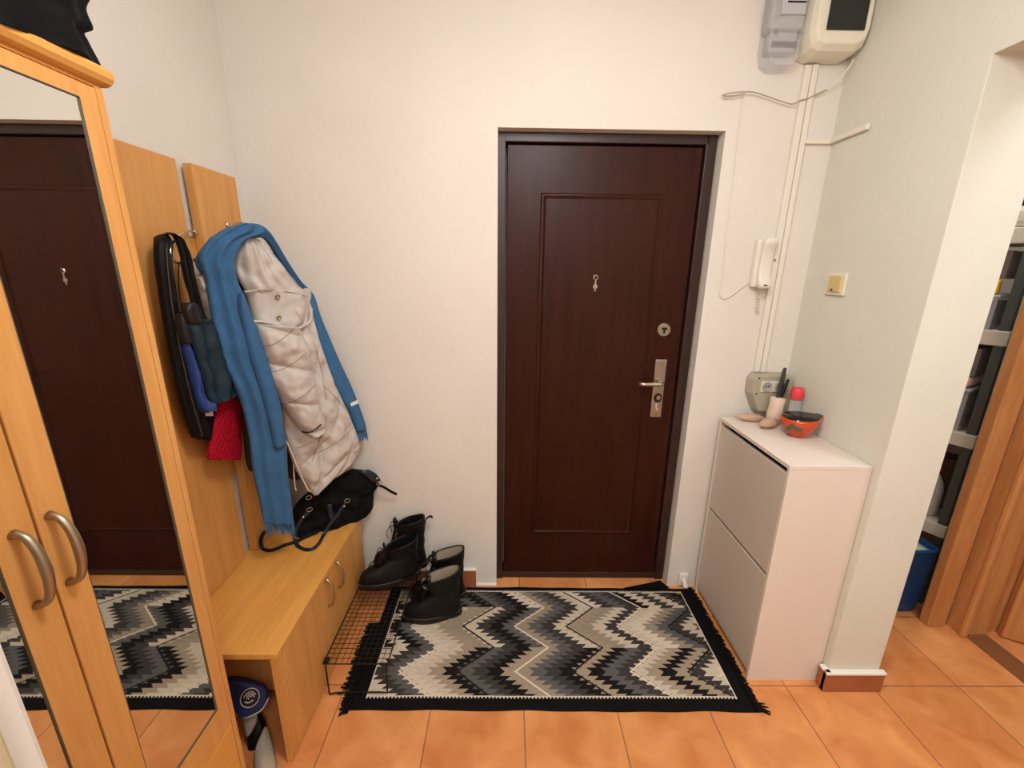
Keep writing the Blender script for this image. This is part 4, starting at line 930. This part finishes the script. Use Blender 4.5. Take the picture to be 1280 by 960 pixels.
# second shelf: clear box with dark cloth and pink cloth on top
cb = thing('storage_box', 'clear plastic box of dark cloth on the second closet shelf', 'box', MS @ Vector((.2, .15, ZS[1])))
part('box_wall', sbx(.066, .40, .012, .28, ZS[1]+E_, ZS[1]+.005).box(.066, .40, .012, .015, ZS[1]+.004, ZS[1]+.18, M=MS).box(.066, .069, .012, .28, ZS[1]+.004, ZS[1]+.18, M=MS).box(.397, .40, .012, .28, ZS[1]+.004, ZS[1]+.18, M=MS), CLEAR, cb)
part('lid', sbx(.060, .406, .006, .286, ZS[1]+.181, ZS[1]+.196), mat('pale_lid', rgb(170, 172, 184), .4), cb)
for i, (c_, hh) in enumerate(((DKCL, .055), (mat('green_grey_cloth', rgb(72, 84, 66), .8, bump=.4, bscale=40), .05), (DKCL, .05))):
    z0 = ZS[1]+.008+sum((.057, .053, .0)[:i]); inshelf('folded_cloth', ('dark cloth at the bottom of the clear closet box', 'greyish green cloth in the middle of the clear closet box', 'dark cloth at the top of the clear closet box')[i], 'cloth', sbx(.075, .385, .02, .27, z0, z0+hh, .016), c_)
inshelf('folded_towel', 'pale pink and white towel folded on the clear box lid', 'towel', sbx(.07, .34, .012, .26, ZS[1]+.198, ZS[1]+.245, .018), PINKC)
inshelf('brown_carton', 'dark taupe carton on top of the pink towel in closet', 'box', sbx(.07, .33, .03, .26, ZS[1]+.247, ZS[1]+.37), GREYBX)
# third shelf
c3 = thing('storage_box', 'clear lidded box holding dark blue things on third closet shelf', 'box', MS @ Vector((.2, .15, ZS[2])))
part('box_wall', sbx(.066, .36, .012, .28, ZS[2]+E_, ZS[2]+.005).box(.066, .36, .012, .015, ZS[2]+.004, ZS[2]+.13, M=MS).box(.066, .069, .012, .28, ZS[2]+.004, ZS[2]+.13, M=MS), CLEAR, c3)
part('lid', sbx(.060, .366, .006, .286, ZS[2]+.131, ZS[2]+.143), mat('grey_lid', rgb(176, 176, 180), .4), c3)
inshelf('folded_cloth', 'dark blue grey cloth inside the third shelf box', 'cloth', sbx(.075, .35, .02, .27, ZS[2]+.007, ZS[2]+.115, .02), DKCL)
inshelf('yellow_pouch', 'bright yellow packet standing on the third shelf box lid', 'packet', sbx(.075, .125, .015, .05, ZS[2]+.145, ZS[2]+.205, .008), YEL)
inshelf('brown_carton', 'dark brown carton lying left of the yellow packet', 'box', sbx(.135, .36, .03, .25, ZS[2]+.145, ZS[2]+.20), CARD)
inshelf('taupe_box', 'taupe box resting on the dark brown carton under the top shelf', 'box', sbx(.07, .36, .04, .25, ZS[2]+.207, ZS[2]+.318), GREYBX)
inshelf('white_bag', 'white bag lying on the top closet shelf', 'bag', sbx(.02, .30, .02, .28, ZS[3]+E_, ZS[3]+.085, .025), SHELFW)
inshelf('black_box', 'black box stacked on the white bag on the top closet shelf', 'box', sbx(.03, .28, .03, .27, ZS[3]+.087, ZS[3]+.20, .006), BLACKPL)

# blue bin
bn = thing('blue_bin', 'blue plastic bin on the floor before the closet shelves', 'bin', (1.84, 1.70, 0))
def rrect(hx, hy, z, cx, cy, e=.35):
    return [Vector((cx+hx*math.copysign(abs(math.cos(2*PI*k/32))**e, math.cos(2*PI*k/32)), cy+hy*math.copysign(abs(math.sin(2*PI*k/32))**e, math.sin(2*PI*k/32)), z)) for k in range(32)]
cx, cy = 1.876, 1.694
part('bin_wall', MB().loft([rrect(.088, .050, .001, cx, cy), rrect(.094, .055, .02, cx, cy), rrect(.106, .066, .335, cx, cy), rrect(.110, .070, .34, cx, cy), rrect(.110, .070, .352, cx, cy), rrect(.102, .062, .352, cx, cy), rrect(.098, .058, .31, cx, cy), rrect(.088, .05, .03, cx, cy)], cap0=True), BLUEB, bn, True)
tag(part('bin_liner', MB().loft([rrect(.094, .054, .28, cx, cy), rrect(.096, .056, .325, cx, cy), rrect(.05, .03, .333, cx, cy)]), mat('pale_green_bag', rgb(190, 214, 190), .5), None, True), 'pale green bag filling the blue bin', 'bag')

# ceiling lamp of the hall (above the frame)
cl = thing('ceiling_lamp', 'round ceiling lamp above the hall', 'lamp', (.15, .55, CZ))
part('lamp_base', MB().lathe([(0, -.001), (.10, -.001), (.10, -.022), (0, -.022)], (.15, .55, CZ), 32), PLW, cl, True)
